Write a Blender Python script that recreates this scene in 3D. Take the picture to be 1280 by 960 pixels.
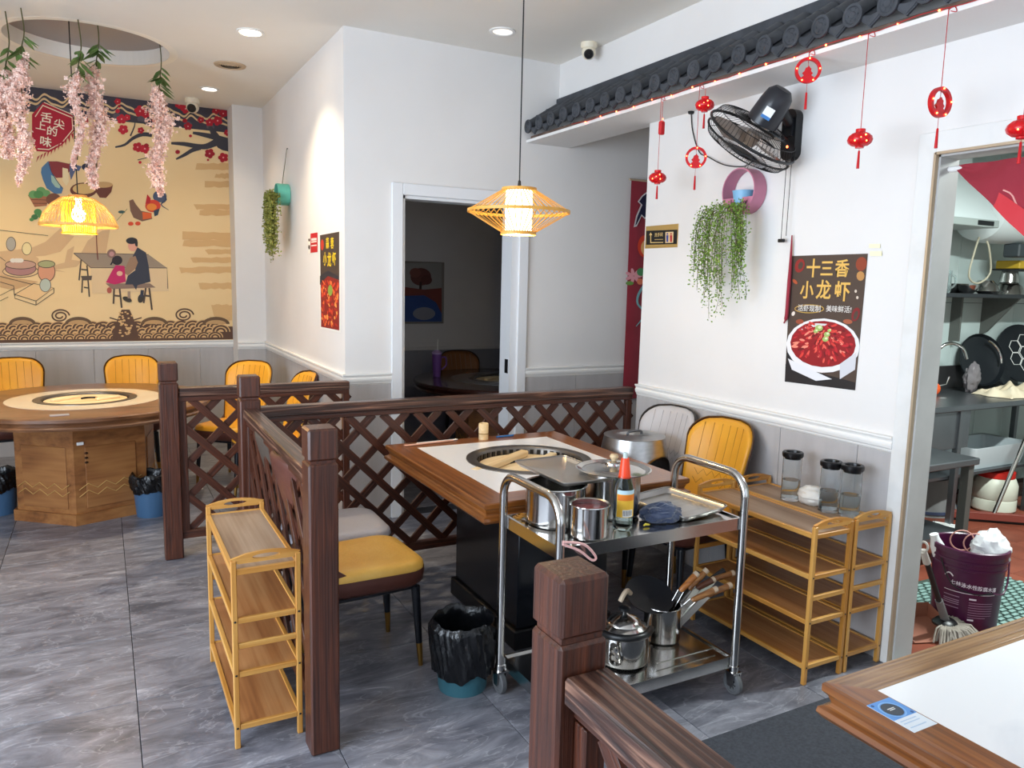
import bpy, bmesh, math, random
from mathutils import Vector, Matrix
random.seed(7)
for o in list(bpy.data.objects): bpy.data.objects.remove(o)
scene = bpy.context.scene
COL = scene.collection
PI = math.pi

# ------------------------------------------------------------------ camera
F_PX, YAW, PITCH, ROLL, EYE = 954.3, math.radians(28.276), math.radians(7.602), math.radians(1.336), 1.6
fw = Vector((math.sin(YAW)*math.cos(PITCH), math.cos(YAW)*math.cos(PITCH), -math.sin(PITCH)))
r0 = Vector((math.cos(YAW), -math.sin(YAW), 0)); u0 = r0.cross(fw)
rt = r0*math.cos(ROLL) + u0*math.sin(ROLL); up = -r0*math.sin(ROLL) + u0*math.cos(ROLL)
cd = bpy.data.cameras.new('camera'); cd.sensor_width = 36; cd.lens = F_PX/1280*36; cd.clip_start = .05
cam = bpy.data.objects.new('camera', cd); COL.objects.link(cam)
cam.matrix_world = Matrix(((rt.x, up.x, -fw.x, 0), (rt.y, up.y, -fw.y, 0), (rt.z, up.z, -fw.z, EYE), (0, 0, 0, 1)))
scene.camera = cam
# ------------------------------------------------------------------ world, daylight, exposure
w = bpy.data.worlds.new('world'); scene.world = w; w.use_nodes = True
w.node_tree.nodes['Background'].inputs[0].default_value = (.72, .84, 1, 1)
w.node_tree.nodes['Background'].inputs[1].default_value = 1.0
vs = scene.view_settings
vs.view_transform = 'Standard'; vs.look = 'None'; vs.gamma = 1; vs.use_curve_mapping = False; vs.exposure = 0.65
def area_light(name, loc, rot, sx, sy, power, col):
    l = bpy.data.lights.new(name, 'AREA'); l.shape = 'RECTANGLE'; l.size = sx; l.size_y = sy; l.energy = power; l.color = col
    o = bpy.data.objects.new(name, l); COL.objects.link(o); o.location = loc; o.rotation_euler = rot
    return o
# daylight coming in through the shop-front windows behind the camera and in the left wall
area_light('shopfront_daylight', (.6, -2.38, 1.5), (PI/2, 0, PI), 4.6, 2.3, 125, (.97, .98, 1))
area_light('side_window_daylight', (-2.48, 1.6, 1.55), (PI/2, 0, -PI/2), 3.6, 2.2, 160, (.76, .87, 1))
# unseen fluorescent light added to brighten the kitchen
area_light('kitchen_added_light', (4.6, 1.6, 2.62), (0, 0, 0), 1.2, .12, 95, (.90, 1, .98))

# ------------------------------------------------------------------ helpers
def at(x, y, X=None, Y=None, Z=None):      # a point of the place from a point of the photograph and one known coordinate
    d = fw + rt*((x-640)/F_PX) - up*((y-480)/F_PX)
    if X is not None: t = X/d.x
    elif Y is not None: t = Y/d.y
    else: t = (Z-EYE)/d.z
    return Vector((0, 0, EYE)) + d*t
def lin(c):
    c = c.lstrip('#'); r = []
    for i in (0, 2, 4):
        v = int(c[i:i+2], 16)/255; r.append(v/12.92 if v <= .04045 else ((v+.055)/1.055)**2.4)
    return (*r, 1)
MATS = {}
def mat(name, col, rough=.5, metal=0, col2=None, scale=6, stretch=(1, 1, 1), detail=4, bump=0, emit=0, ecol=None, trans=0, ior=1.45, coat=0, rnd=True, contrast=(.3, .7), alpha=1, sheen=0, distort=0, bscale=None):
    if name in MATS: return MATS[name]
    m = bpy.data.materials.new(name); m.use_nodes = True; MATS[name] = m
    nt = m.node_tree; N = nt.nodes; L = nt.links; b = N['Principled BSDF']
    b.inputs['Base Color'].default_value = lin(col); b.inputs['Roughness'].default_value = rough; b.inputs['Metallic'].default_value = metal
    b.inputs['IOR'].default_value = ior; b.inputs['Transmission Weight'].default_value = trans; b.inputs['Coat Weight'].default_value = coat
    b.inputs['Coat Roughness'].default_value = .15; b.inputs['Sheen Weight'].default_value = sheen
    m.diffuse_color = lin(col)
    if emit: b.inputs['Emission Strength'].default_value = emit; b.inputs['Emission Color'].default_value = lin(ecol or col)
    if alpha < 1: b.inputs['Alpha'].default_value = alpha
    if col2 or bump:
        tc = N.new('ShaderNodeTexCoord'); mp = N.new('ShaderNodeMapping'); mp.inputs['Scale'].default_value = stretch
        if rnd:
            oi = N.new('ShaderNodeObjectInfo'); mu = N.new('ShaderNodeMath'); mu.operation = 'MULTIPLY'; mu.inputs[1].default_value = 37.0
            L.new(oi.outputs['Random'], mu.inputs[0]); ad = N.new('ShaderNodeVectorMath'); ad.operation = 'ADD'
            L.new(tc.outputs['Object'], ad.inputs[0]); L.new(mu.outputs[0], ad.inputs[1]); L.new(ad.outputs[0], mp.inputs[0])
        else: L.new(tc.outputs['Object'], mp.inputs[0])
        no = N.new('ShaderNodeTexNoise'); no.inputs['Scale'].default_value = scale; no.inputs['Detail'].default_value = detail; no.inputs['Distortion'].default_value = distort
        L.new(mp.outputs[0], no.inputs['Vector'])
        if col2:
            cr = N.new('ShaderNodeValToRGB'); cr.color_ramp.elements[0].position = contrast[0]; cr.color_ramp.elements[1].position = contrast[1]
            cr.color_ramp.elements[0].color = lin(col); cr.color_ramp.elements[1].color = lin(col2)
            L.new(no.outputs['Fac'], cr.inputs[0]); L.new(cr.outputs[0], b.inputs['Base Color'])
        if bump:
            bp = N.new('ShaderNodeBump'); bp.inputs['Strength'].default_value = bump; bp.inputs['Distance'].default_value = .01
            src = no
            if bscale:
                src = N.new('ShaderNodeTexNoise'); src.inputs['Scale'].default_value = bscale; L.new(tc.outputs['Object'], src.inputs['Vector'])
            L.new(src.outputs['Fac'], bp.inputs['Height']); L.new(bp.outputs[0], b.inputs['Normal'])
    return m
def wood(name, dark, mid, light, s=9, along=.12, rough=.45, coat=.2, bump=.25, rings=True, rspec=.5, rw=.7, lo=.25, hi=.95):
    if name in MATS: return MATS[name]
    m = bpy.data.materials.new(name); m.use_nodes = True; MATS[name] = m
    nt = m.node_tree; N = nt.nodes; L = nt.links; b = N['Principled BSDF']
    b.inputs['Roughness'].default_value = rough; b.inputs['Coat Weight'].default_value = coat; b.inputs['Coat Roughness'].default_value = .2
    b.inputs['Specular IOR Level'].default_value = rspec
    m.diffuse_color = lin(mid)
    tc = N.new('ShaderNodeTexCoord'); oi = N.new('ShaderNodeObjectInfo'); mu = N.new('ShaderNodeMath'); mu.operation = 'MULTIPLY'; mu.inputs[1].default_value = 53
    ad = N.new('ShaderNodeVectorMath'); ad.operation = 'ADD'; mp = N.new('ShaderNodeMapping'); mp.inputs['Scale'].default_value = (along*s, s, s)
    L.new(oi.outputs['Random'], mu.inputs[0]); L.new(tc.outputs['Object'], ad.inputs[0]); L.new(mu.outputs[0], ad.inputs[1]); L.new(ad.outputs[0], mp.inputs[0])
    n1 = N.new('ShaderNodeTexNoise'); n1.inputs['Scale'].default_value = 1.0; n1.inputs['Detail'].default_value = 2; L.new(mp.outputs[0], n1.inputs['Vector'])
    m1 = N.new('ShaderNodeMath'); m1.operation = 'MULTIPLY'; m1.inputs[1].default_value = 9 if rings else 3; L.new(n1.outputs['Fac'], m1.inputs[0])
    fr = N.new('ShaderNodeMath'); fr.operation = 'PINGPONG'; fr.inputs[1].default_value = .5; L.new(m1.outputs[0], fr.inputs[0])
    mp2 = N.new('ShaderNodeMapping'); mp2.inputs['Scale'].default_value = (1.2, 9, 9); L.new(mp.outputs[0], mp2.inputs[0])
    n2 = N.new('ShaderNodeTexNoise'); n2.inputs['Scale'].default_value = 1.0; n2.inputs['Detail'].default_value = 3; L.new(mp2.outputs[0], n2.inputs['Vector'])
    mx = N.new('ShaderNodeMath'); mx.operation = 'MULTIPLY_ADD'; mx.inputs[1].default_value = rw*1.3; L.new(fr.outputs[0], mx.inputs[0])
    m3 = N.new('ShaderNodeMath'); m3.operation = 'MULTIPLY'; m3.inputs[1].default_value = .85; L.new(n2.outputs['Fac'], m3.inputs[0]); L.new(m3.outputs[0], mx.inputs[2])
    cr = N.new('ShaderNodeValToRGB'); e = cr.color_ramp.elements; e[0].position = lo; e[1].position = hi; e[0].color = lin(dark); e[1].color = lin(light)
    k = e.new((lo+hi)/2-.03); k.color = lin(mid)
    L.new(mx.outputs[0], cr.inputs[0]); L.new(cr.outputs[0], b.inputs['Base Color'])
    if bump:
        bp = N.new('ShaderNodeBump'); bp.inputs['Strength'].default_value = bump; bp.inputs['Distance'].default_value = .004
        L.new(mx.outputs[0], bp.inputs['Height']); L.new(bp.outputs[0], b.inputs['Normal'])
    return m

class MB:
    def __init__(s): s.v = []; s.f = []; s.m = []; s.s = []
    def add(s, V, Fs, mi=0, sm=False):
        n = len(s.v); s.v += [tuple(p) for p in V]
        for f in Fs: s.f.append(tuple(i+n for i in f)); s.m.append(mi); s.s.append(sm)
        return s
    def box(s, x0, y0, z0, x1, y1, z1, mi=0, c=0):
        if c <= 0:
            V = [(x, y, z) for x in (x0, x1) for y in (y0, y1) for z in (z0, z1)]
            return s.add(V, [(0, 1, 3, 2), (4, 6, 7, 5), (0, 4, 5, 1), (2, 3, 7, 6), (0, 2, 6, 4), (1, 5, 7, 3)], mi)
        V = []; idx = {}
        for a in (0, 1):
            for b in (0, 1):
                for d in (0, 1):
                    P = (x1 if a else x0, y1 if b else y0, z1 if d else z0); I = (-c if a else c, -c if b else c, -c if d else c)
                    for k in range(3):
                        q = [P[j] if j == k else P[j]+I[j] for j in range(3)]
                        idx[(a, b, d, k)] = len(V); V.append(q)
        Fs = []; g = lambda a, b, d, k: idx[(a, b, d, k)]
        for e in (0, 1):
            Fs.append([g(e, 0, 0, 0), g(e, 1, 0, 0), g(e, 1, 1, 0), g(e, 0, 1, 0)])
            Fs.append([g(0, e, 0, 1), g(1, e, 0, 1), g(1, e, 1, 1), g(0, e, 1, 1)])
            Fs.append([g(0, 0, e, 2), g(1, 0, e, 2), g(1, 1, e, 2), g(0, 1, e, 2)])
        for i in (0, 1):
            for j in (0, 1):
                Fs.append([g(i, j, 0, 0), g(i, j, 1, 0), g(i, j, 1, 1), g(i, j, 0, 1)])
                Fs.append([g(i, 0, j, 0), g(i, 1, j, 0), g(i, 1, j, 2), g(i, 0, j, 2)])
                Fs.append([g(0, i, j, 1), g(1, i, j, 1), g(1, i, j, 2), g(0, i, j, 2)])
        for a in (0, 1):
            for b in (0, 1):
                for d in (0, 1): Fs.append([g(a, b, d, 0), g(a, b, d, 1), g(a, b, d, 2)])
        return s.add(V, Fs, mi)
    def tube(s, pts, r, n=8, closed=False, mi=0, caps=True, sm=True, sq=False):
        pts = [Vector(p) for p in pts]; k = len(pts); rs = r if isinstance(r, (list, tuple)) else [r]*k
        T = []
        for i in range(k):
            a = pts[i-1] if (i or closed) else pts[0]; b = pts[(i+1) % k] if (i < k-1 or closed) else pts[-1]
            d = b-a; T.append(d.normalized() if d.length > 1e-9 else Vector((0, 0, 1)))
        h = Vector((0, 0, 1)) if abs(T[0].z) < .9 else Vector((1, 0, 0))
        nv = (h - T[0]*h.dot(T[0])).normalized(); V = []
        for i in range(k):
            nv = nv - T[i]*nv.dot(T[i]); nv = nv.normalized() if nv.length > 1e-9 else T[i].orthogonal().normalized()
            bv = T[i].cross(nv)
            for j in range(n):
                a = 2*PI*(j+(.5 if sq else 0))/n; V.append(pts[i] + (nv*math.cos(a) + bv*math.sin(a))*rs[i])
        Fs = []
        for i in range(k if closed else k-1):
            i2 = (i+1) % k
            for j in range(n): j2 = (j+1) % n; Fs.append((i*n+j, i*n+j2, i2*n+j2, i2*n+j))
        s.add(V, Fs, mi, sm and not sq)
        if caps and not closed:
            o = len(s.v)-len(V)
            for q in (range(n), range((k-1)*n, k*n)): s.f.append(tuple(o+i for i in q)); s.m.append(mi); s.s.append(False)
        return s
    def cyl(s, p0, p1, ra, rb=None, n=12, mi=0, caps=True): return s.tube([p0, p1], [ra, ra if rb is None else rb], n, False, mi, caps)
    def lathe(s, prof, n=24, o=(0, 0, 0), R=None, mi=0, sm=True, a0=0, a1=2*PI, caps=False):
        o = Vector(o); V = []; full = abs(a1-a0-2*PI) < 1e-6; kk = n if full else n+1
        for (r, z) in prof:
            for j in range(kk):
                a = a0+(a1-a0)*j/n; p = Vector((r*math.cos(a), r*math.sin(a), z)); V.append((R @ p if R else p)+o)
        Fs = []
        for i in range(len(prof)-1):
            for j in range(n):
                j2 = (j+1) % kk; q = (i*kk+j, i*kk+j2, (i+1)*kk+j2, (i+1)*kk+j)
                Fs.append(q)
        s.add(V, Fs, mi, sm)
        return s
    def prism(s, poly, Mx, t, mi=0, z0=0):
        n = len(poly); V = [Mx @ Vector((x, y, z0)) for x, y in poly] + [Mx @ Vector((x, y, z0+t)) for x, y in poly]
        Fs = [tuple(range(n))[::-1], tuple(range(n, 2*n))] + [(i, (i+1) % n, n+(i+1) % n, n+i) for i in range(n)]
        return s.add(V, Fs, mi)
    def ball(s, c, r, n=12, k=8, mi=0, R=None):
        r = r if isinstance(r, (tuple, list)) else (r, r, r); c = Vector(c); V = []
        for i in range(k+1):
            t = PI*i/k
            for j in range(n):
                a = 2*PI*j/n; p = Vector((r[0]*math.sin(t)*math.cos(a), r[1]*math.sin(t)*math.sin(a), r[2]*math.cos(t))); V.append(c+(R @ p if R else p))
        return s.add(V, [(i*n+j, i*n+(j+1) % n, (i+1)*n+(j+1) % n, (i+1)*n+j) for i in range(k) for j in range(n)], mi, True)
    def grid(s, fn, nu, nv, mi=0, sm=True, cu=False):
        V = [fn(i/nu, j/nv) for j in range(nv+1) for i in range(nu+1)]; k = nu+1
        return s.add(V, [(j*k+i, j*k+i+1, (j+1)*k+i+1, (j+1)*k+i) for j in range(nv) for i in range(nu)], mi, sm)
    def mesh(s, name, mats, fix=True, ang=38):
        me = bpy.data.meshes.new(name); me.from_pydata(s.v, [], s.f)
        for m in (mats if isinstance(mats, (list, tuple)) else [mats]): me.materials.append(m)
        me.polygons.foreach_set('material_index', s.m); me.polygons.foreach_set('use_smooth', s.s)
        if fix:
            b = bmesh.new(); b.from_mesh(me); bmesh.ops.remove_doubles(b, verts=b.verts, dist=1e-6); bmesh.ops.recalc_face_normals(b, faces=b.faces); b.to_mesh(me); b.free()
        me.update()
        if any(s.s): me.set_sharp_from_angle(angle=math.radians(ang))
        return me
    def build(s, name, mats, parent=None, loc=None, rz=0, Mx=None, fix=True, ang=38):
        o = bpy.data.objects.new(name, s.mesh(name, mats, fix, ang)); COL.objects.link(o)
        if parent: o.parent = parent
        if Mx is not None: o.matrix_basis = Mx
        elif loc is not None: o.location = loc; o.rotation_euler = (0, 0, rz)
        return o
def tag(o, label, cat, group=None):
    o['label'] = label; o['category'] = cat
    if group: o['group'] = group
    return o
def struct(o, label=None, cat=None):
    o['kind'] = 'structure'
    if label: o['label'] = label
    if cat: o['category'] = cat
    return o
def stuff(o): o['kind'] = 'stuff'; return o
def thing(name, label, cat, loc=(0, 0, 0), rz=0, group=None):
    o = bpy.data.objects.new(name, None); COL.objects.link(o); o.empty_display_size = .05
    o.location = loc; o.rotation_euler = (0, 0, rz); return tag(o, label, cat, group)
def dup(o, parent=None, loc=None, rz=None, label=None):
    c = o.copy(); COL.objects.link(c); c.parent = parent
    if loc is not None: c.location = loc
    if rz is not None: c.rotation_euler = (0, 0, rz)
    if label: c['label'] = label
    for ch in [x for x in KIDS(o)]: dup(ch, c)
    return c
def KIDS(o): return [x for x in COL.objects if x.parent == o]
def linked(name, me, parent, Mx):
    o = bpy.data.objects.new(name, me); COL.objects.link(o); o.parent = parent; o.matrix_basis = Mx; return o
BARS = {}
def bar(name, p0, p1, w, h, m, parent=None, upv=(0, 0, 1), c=.002):
    p0 = Vector(p0); p1 = Vector(p1); d = p1-p0; Lg = d.length; x = d/Lg; u = Vector(upv)
    if abs(x.dot(u)) > .99: u = Vector((0, 1, 0))
    y = u.cross(x).normalized(); z = x.cross(y)
    key = (round(Lg, 4), w, h, m.name, c)
    if key not in BARS: BARS[key] = MB().box(0, -w/2, -h/2, Lg, w/2, h/2, c=c).mesh(name, m)
    Mx = Matrix(((x.x, y.x, z.x, p0.x), (x.y, y.y, z.y, p0.y), (x.z, y.z, z.z, p0.z), (0, 0, 0, 1)))
    return linked(name, BARS[key], parent, Mx)
def frame(o, x, z):      # matrix from origin, local x and local z
    x = Vector(x).normalized(); z = Vector(z).normalized(); y = z.cross(x).normalized(); x = y.cross(z); o = Vector(o)
    return Matrix(((x.x, y.x, z.x, o.x), (x.y, y.y, z.y, o.y), (x.z, y.z, z.z, o.z), (0, 0, 0, 1)))
def framex(o, x, z):     # same, but keeping x exact
    x = Vector(x).normalized(); y = Vector(z).cross(x).normalized(); return frame(o, x, x.cross(y))
def text(body, size, m, parent, Mx, name='lettering', bold=0, ext=.0005, align='CENTER', sx=1):
    cu = bpy.data.curves.new('t', 'FONT'); cu.body = body; cu.size = size; cu.align_x = align; cu.align_y = 'CENTER'; cu.offset = bold*size; cu.extrude = ext; cu.resolution_u = 3
    t = bpy.data.objects.new('t', cu); COL.objects.link(t); bpy.context.view_layer.update()
    me = bpy.data.meshes.new_from_object(t.evaluated_get(bpy.context.evaluated_depsgraph_get()))
    bpy.data.objects.remove(t); me.name = name; me.materials.clear(); me.materials.append(m)
    for v in me.vertices: v.co.x *= sx
    return linked(name, me, parent, Mx)
def arc(c, r, a0, a1, n, ax=(1, 0, 0), ay=(0, 0, 1)):
    c = Vector(c); ax = Vector(ax); ay = Vector(ay)
    return [c+ax*(r*math.cos(a0+(a1-a0)*i/n))+ay*(r*math.sin(a0+(a1-a0)*i/n)) for i in range(n+1)]
def smoothpts(P, k=4):
    P = [Vector(p) for p in P]; out = []
    for i in range(len(P)-1):
        a = P[max(i-1, 0)]; b = P[i]; c = P[i+1]; d = P[min(i+2, len(P)-1)]
        for j in range(k):
            t = j/k; out.append(.5*((2*b)+(c-a)*t+(2*a-5*b+4*c-d)*t*t+(3*b-a-3*c+d)*t**3))
    return out+[P[-1]]
def rrect(w, h, r, n=4):
    out = []
    for cx, cy, a in ((w/2-r, h/2-r, 0), (-w/2+r, h/2-r, 90), (-w/2+r, -h/2+r, 180), (w/2-r, -h/2+r, 270)):
        for i in range(n+1):
            t = math.radians(a+90*i/n); out.append((cx+r*math.cos(t), cy+r*math.sin(t)))
    return out
# ------------------------------------------------------------------ materials
WHITE = mat('white_paint', '#dfdcd9', .6, col2='#e4e1de', scale=2, bump=.02, rnd=False)
CEIL = mat('ceiling_paint', '#e6e1d8', .7, col2='#ebe7df', scale=1.5, rnd=False)
TRIMW = mat('white_gloss_trim', '#eceae6', .35)
GREY = mat('grey_wainscot', '#aeaaa9', .5, col2='#b8b4b3', scale=3, stretch=(6, 6, .6))
DARKW = mat('kitchen_grey_wall', '#a9b3b0', .45, col2='#b5bebb', scale=2)
BLACK = mat('black_plastic', '#141517', .35)
BLACKM = mat('black_metal', '#1b1c20', .4, metal=.2)
STEEL = mat('stainless_steel', '#c9c7c4', .16, metal=1, col2='#b9b7b4', scale=5)
STEELB = mat('brushed_steel', '#a9a8a6', .32, metal=1, col2='#b8b6b4', scale=4, stretch=(1, 18, 18))
STEELD = mat('dark_steel', '#6d7074', .35, metal=.9, col2='#5e6165', scale=3)
DWOOD = wood('charred_fence_wood', '#26110a', '#432012', '#5f2f1a', s=16, along=.06, rough=.42, coat=.25, bump=.5, rw=.38, lo=.22, hi=.9)
DWOOD2 = wood('worn_rail_wood', '#20130f', '#452a20', '#876350', s=15, along=.05, rough=.38, coat=.3, bump=.6, rw=.7, lo=.3, hi=1.2)
TWOOD = wood('table_wood', '#693a16', '#8a5020', '#a1662e', s=12, along=.05, rough=.28, coat=.5, bump=.1, rw=.35, lo=.3, hi=.85)
TWOODG = wood('reflection_paled_grained_wood', '#6e492a', '#8d643d', '#a98153', s=14, along=.05, rough=.25, coat=.6, bump=.3, rw=.5, lo=.3, hi=.9)  # grained table wood with its pale reflection put into the colour
BWOOD = wood('round_table_wood', '#6b4122', '#8a5830', '#a06d3e', s=5, along=.3, rough=.38, coat=.3, bump=.06, rings=False)
RTOP = wood('round_table_top_wood', '#4f301c', '#6a442a', '#805739', s=5, along=.3, rough=.3, coat=.4, bump=.06, rings=False)
BAMBOO = wood('bamboo', '#a06a28', '#bd8238', '#cf9c52', s=10, along=.07, rough=.4, coat=.25, bump=.1, rings=False)
BSHELF = wood('bamboo_shelf_board', '#875430', '#a0693c', '#b58252', s=8, along=.1, rough=.45, coat=.15, bump=.15, rings=False)
BGREY = wood('worn_grey_shelf_board', '#7d604a', '#957a62', '#a88f78', s=8, along=.1, rough=.5, coat=.1, bump=.15, rings=False)
LWOOD = wood('pale_lid_wood', '#d6b27c', '#e6c998', '#f0dbb4', s=8, along=.15, rough=.5, coat=.05, bump=.1, rings=False)
MARBLE = mat('white_marble_top', '#d8dce4', .15, col2='#f8f9fb', scale=1.6, detail=9, distort=2.2, contrast=(.2, .42), coat=.3)
YEL = mat('mustard_leather', '#e3a32c', .38, col2='#d8962a', scale=5, bump=.08, bscale=220)
YELS = mat('faded_mustard_leather', '#cf9d3f', .42, col2='#d9ad55', scale=7, bump=.2, bscale=60)
GRL = mat('grey_leather', '#b9b3b2', .42, col2='#c3bebd', scale=5, bump=.15, bscale=60)
BRL = mat('brown_leather', '#4b2820', .4, col2='#5a3329', scale=6, bump=.06, bscale=200)
STITCH = mat('dark_stitching', '#8c5f14', .7)
GOLD = mat('brass_tip', '#b98d4a', .3, metal=1)
NAVYL = mat('navy_leg_paint', '#15171d', .3)
RED = mat('red_plastic', '#c3101b', .35)
REDG = mat('translucent_red_plastic', '#c60f18', .25, emit=.04)
LED = mat('led_glow', '#ff6a3a', .4, emit=14, ecol='#ff5a30')
REDC = mat('red_cord', '#b31a20', .7)
DRED = mat('crimson_cloth', '#8c182a', .75, col2='#9a2034', scale=4, sheen=.3, bump=.1)
TILEG = mat('charcoal_roof_tile', '#303338', .6, col2='#45484e', scale=9, bump=.3)
BATTEN = mat('weathered_batten', '#5b453c', .7, col2='#7a6254', scale=12, stretch=(1, 1, 6))
BIN = mat('blue_grey_bin_plastic', '#3f5f80', .4)
BINT = mat('teal_bin_plastic', '#35626e', .4)
BAG = mat('black_bin_bag', '#0c0d10', .22, bump=.6, scale=22)
GLASS = mat('clear_glass', '#ffffff', .02, trans=1, ior=1.45)
THIN = mat('jar_glass', '#f4f7f8', .03, trans=1, ior=1.12)
WATER = mat('water', '#f4fafa', .02, trans=1, ior=1.2)
LEAFG = mat('vine_leaf_green', '#5d7f2c', .5, col2='#86a443', scale=30)
LEAFD = mat('dusty_vine_green', '#6f7a35', .5, col2='#98964a', scale=30)
LEAF = mat('wisteria_leaf', '#4c6a35', .5, col2='#6d8a4d', scale=20)
PINK = mat('wisteria_petal_pink', '#fac9b8', .6, col2='#ffeae0', scale=40)
STEM = mat('vine_stem', '#4d4a26', .7)
PAPER = mat('white_paper', '#efefec', .6)
TAPE = mat('yellowed_tape', '#efe6bf', .3)

def floor_mat():
    m = bpy.data.materials.new('grey_slate_tile'); m.use_nodes = True; nt = m.node_tree; N = nt.nodes; L = nt.links; b = N['Principled BSDF']
    tc = N.new('ShaderNodeNewGeometry'); oi = N.new('ShaderNodeObjectInfo'); mu = N.new('ShaderNodeMath'); mu.operation = 'MULTIPLY'; mu.inputs[1].default_value = 6
    ad = N.new('ShaderNodeVectorMath'); ad.operation = 'ADD'; L.new(oi.outputs['Random'], mu.inputs[0]); L.new(tc.outputs['Position'], ad.inputs[0]); L.new(mu.outputs[0], ad.inputs[1])
    mp = N.new('ShaderNodeMapping'); mp.inputs['Rotation'].default_value = (0, 0, math.radians(-28)); mp.inputs['Scale'].default_value = (1.5, 4.2, 1); L.new(ad.outputs[0], mp.inputs[0])
    n1 = N.new('ShaderNodeTexNoise'); n1.inputs['Scale'].default_value = 2.0; n1.inputs['Detail'].default_value = 12; n1.inputs['Roughness'].default_value = .70; n1.inputs['Distortion'].default_value = .9; L.new(mp.outputs[0], n1.inputs['Vector'])
    cr = N.new('ShaderNodeValToRGB'); e = cr.color_ramp.elements; e[0].position = .33; e[0].color = lin('#4d4e56'); e[1].position = .69; e[1].color = lin('#b0b0b8')
    k = e.new(.48); k.color = lin('#6d6d75'); k = e.new(.6); k.color = lin('#83838b'); L.new(n1.outputs['Fac'], cr.inputs[0])
    n2 = N.new('ShaderNodeTexNoise'); n2.inputs['Scale'].default_value = 2.1; n2.inputs['Detail'].default_value = 8; n2.inputs['Distortion'].default_value = 1.4; L.new(mp.outputs[0], n2.inputs['Vector'])
    s1 = N.new('ShaderNodeMath'); s1.operation = 'SUBTRACT'; s1.inputs[1].default_value = .5; L.new(n2.outputs['Fac'], s1.inputs[0])
    ab = N.new('ShaderNodeMath'); ab.operation = 'ABSOLUTE'; L.new(s1.outputs[0], ab.inputs[0])
    c2 = N.new('ShaderNodeValToRGB'); e = c2.color_ramp.elements; e[0].position = 0; e[0].color = (.22, .22, .22, 1); e[1].position = .016; e[1].color = (0, 0, 0, 1); L.new(ab.outputs[0], c2.inputs[0])
    mx = N.new('ShaderNodeMix'); mx.data_type = 'RGBA'; L.new(c2.outputs[0], mx.inputs['Factor']); L.new(cr.outputs[0], mx.inputs[6]); mx.inputs[7].default_value = lin('#d0d0d6')
    L.new(mx.outputs[2], b.inputs['Base Color']); b.inputs['Roughness'].default_value = .3
    bp = N.new('ShaderNodeBump'); bp.inputs['Strength'].default_value = .12; bp.inputs['Distance'].default_value = .005; L.new(n1.outputs['Fac'], bp.inputs['Height']); L.new(bp.outputs[0], b.inputs['Normal'])
    return m
FLOOR = floor_mat()
GROUT = mat('dark_grout', '#2b2b30', .8)
REDT = mat('kitchen_red_tile', '#6b3526', .4, col2='#8a4a37', scale=5)

# ------------------------------------------------------------------ the setting
CZ = 3.115          # ceiling height
XL, XR = 1.36, 2.94 # left flank of the inner room, wall with the fan
YD, YM = 4.79, 7.74 # wall with the dark doorway, wall with the mural
fl = struct(MB().box(-2.6, -2.5, -.08, 3.06, 7.9, -.004).box(3.06, 3.8, -.08, 5.2, 7.9, -.004).build('floor', GROUT))
tme = MB().box(-.2985, -.2985, -.02, .2985, .2985, 0, c=.0012).mesh('tile', FLOOR)
def put_tiles(x0, x1, y0, y1):
    cut = {}
    i0 = math.floor((x0-.055)/.6); j0 = math.floor((y0-.03)/.6)
    for i in range(i0, i0+30):
        for j in range(j0, j0+30):
            ax = max(x0, .055+i*.6); bx = min(x1, .655+i*.6); ay = max(y0, .03+j*.6); by = min(y1, .63+j*.6)
            if bx-ax < .02 or by-ay < .02: continue
            if bx-ax > .599 and by-ay > .599: linked('tile', tme, fl, Matrix.Translation(((ax+bx)/2, (ay+by)/2, 0)))
            else:
                k = (round(bx-ax, 3), round(by-ay, 3))
                if k not in cut: cut[k] = MB().box(-k[0]/2+.0015, -k[1]/2+.0015, -.02, k[0]/2-.0015, k[1]/2-.0015, 0, c=.0012).mesh('tile', FLOOR)
                linked('tile', cut[k], fl, Matrix.Translation(((ax+bx)/2, (ay+by)/2, 0)))
put_tiles(-2.4, 2.94, -2.3, 4.79); put_tiles(-2.4, 1.36, 4.79, 7.74); put_tiles(2.94, 5.0, 3.8, 4.79); put_tiles(1.5, 4.6, 4.93, 7.0)

# ceiling with the round recess above the round table
RC = Vector((0, 6.10)); RR = .495; RY = 1
cm = MB(); n = 64
def ceil_ring(cx, cy, r, x0, x1, y0, y1):
    V = []; Fs = []
    for j in range(n):
        a = 2*PI*j/n+PI/4*0; d = Vector((math.cos(a), math.sin(a)))
        t = min(((x1-cx) if d.x > 0 else (x0-cx))/d.x if abs(d.x) > 1e-9 else 1e9, ((y1-cy) if d.y > 0 else (y0-cy))/d.y if abs(d.y) > 1e-9 else 1e9)
        V.append((cx+r*d.x, cy+r*RY*d.y, CZ)); V.append((cx+t*d.x, cy+t*d.y, CZ))
    for j in range(n):
        k = (j+1) % n; Fs.append((2*j, 2*j+1, 2*k+1, 2*k))
    cm.add(V, Fs)
S = .9
ceil_ring(RC.x, RC.y, RR, RC.x-S, RC.x+S, RC.y-S, RC.y+S)
x0, x1, y0, y1 = -2.6, 5.2, -2.5, 7.9
for a, b, c, d in ((x0, y0, x1, RC.y-S), (x0, RC.y+S, x1, y1), (x0, RC.y-S, RC.x-S, RC.y+S), (RC.x+S, RC.y-S, x1, RC.y+S)):
    cm.add([(a, b, CZ), (c, b, CZ), (c, d, CZ), (a, d, CZ)], [(0, 1, 2, 3)])
OV = Matrix.Diagonal((1, RY, 1))
cm.lathe([(RR, CZ), (RR, CZ+.10)], 64, (RC.x, RC.y, 0), R=OV, sm=False)
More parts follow.
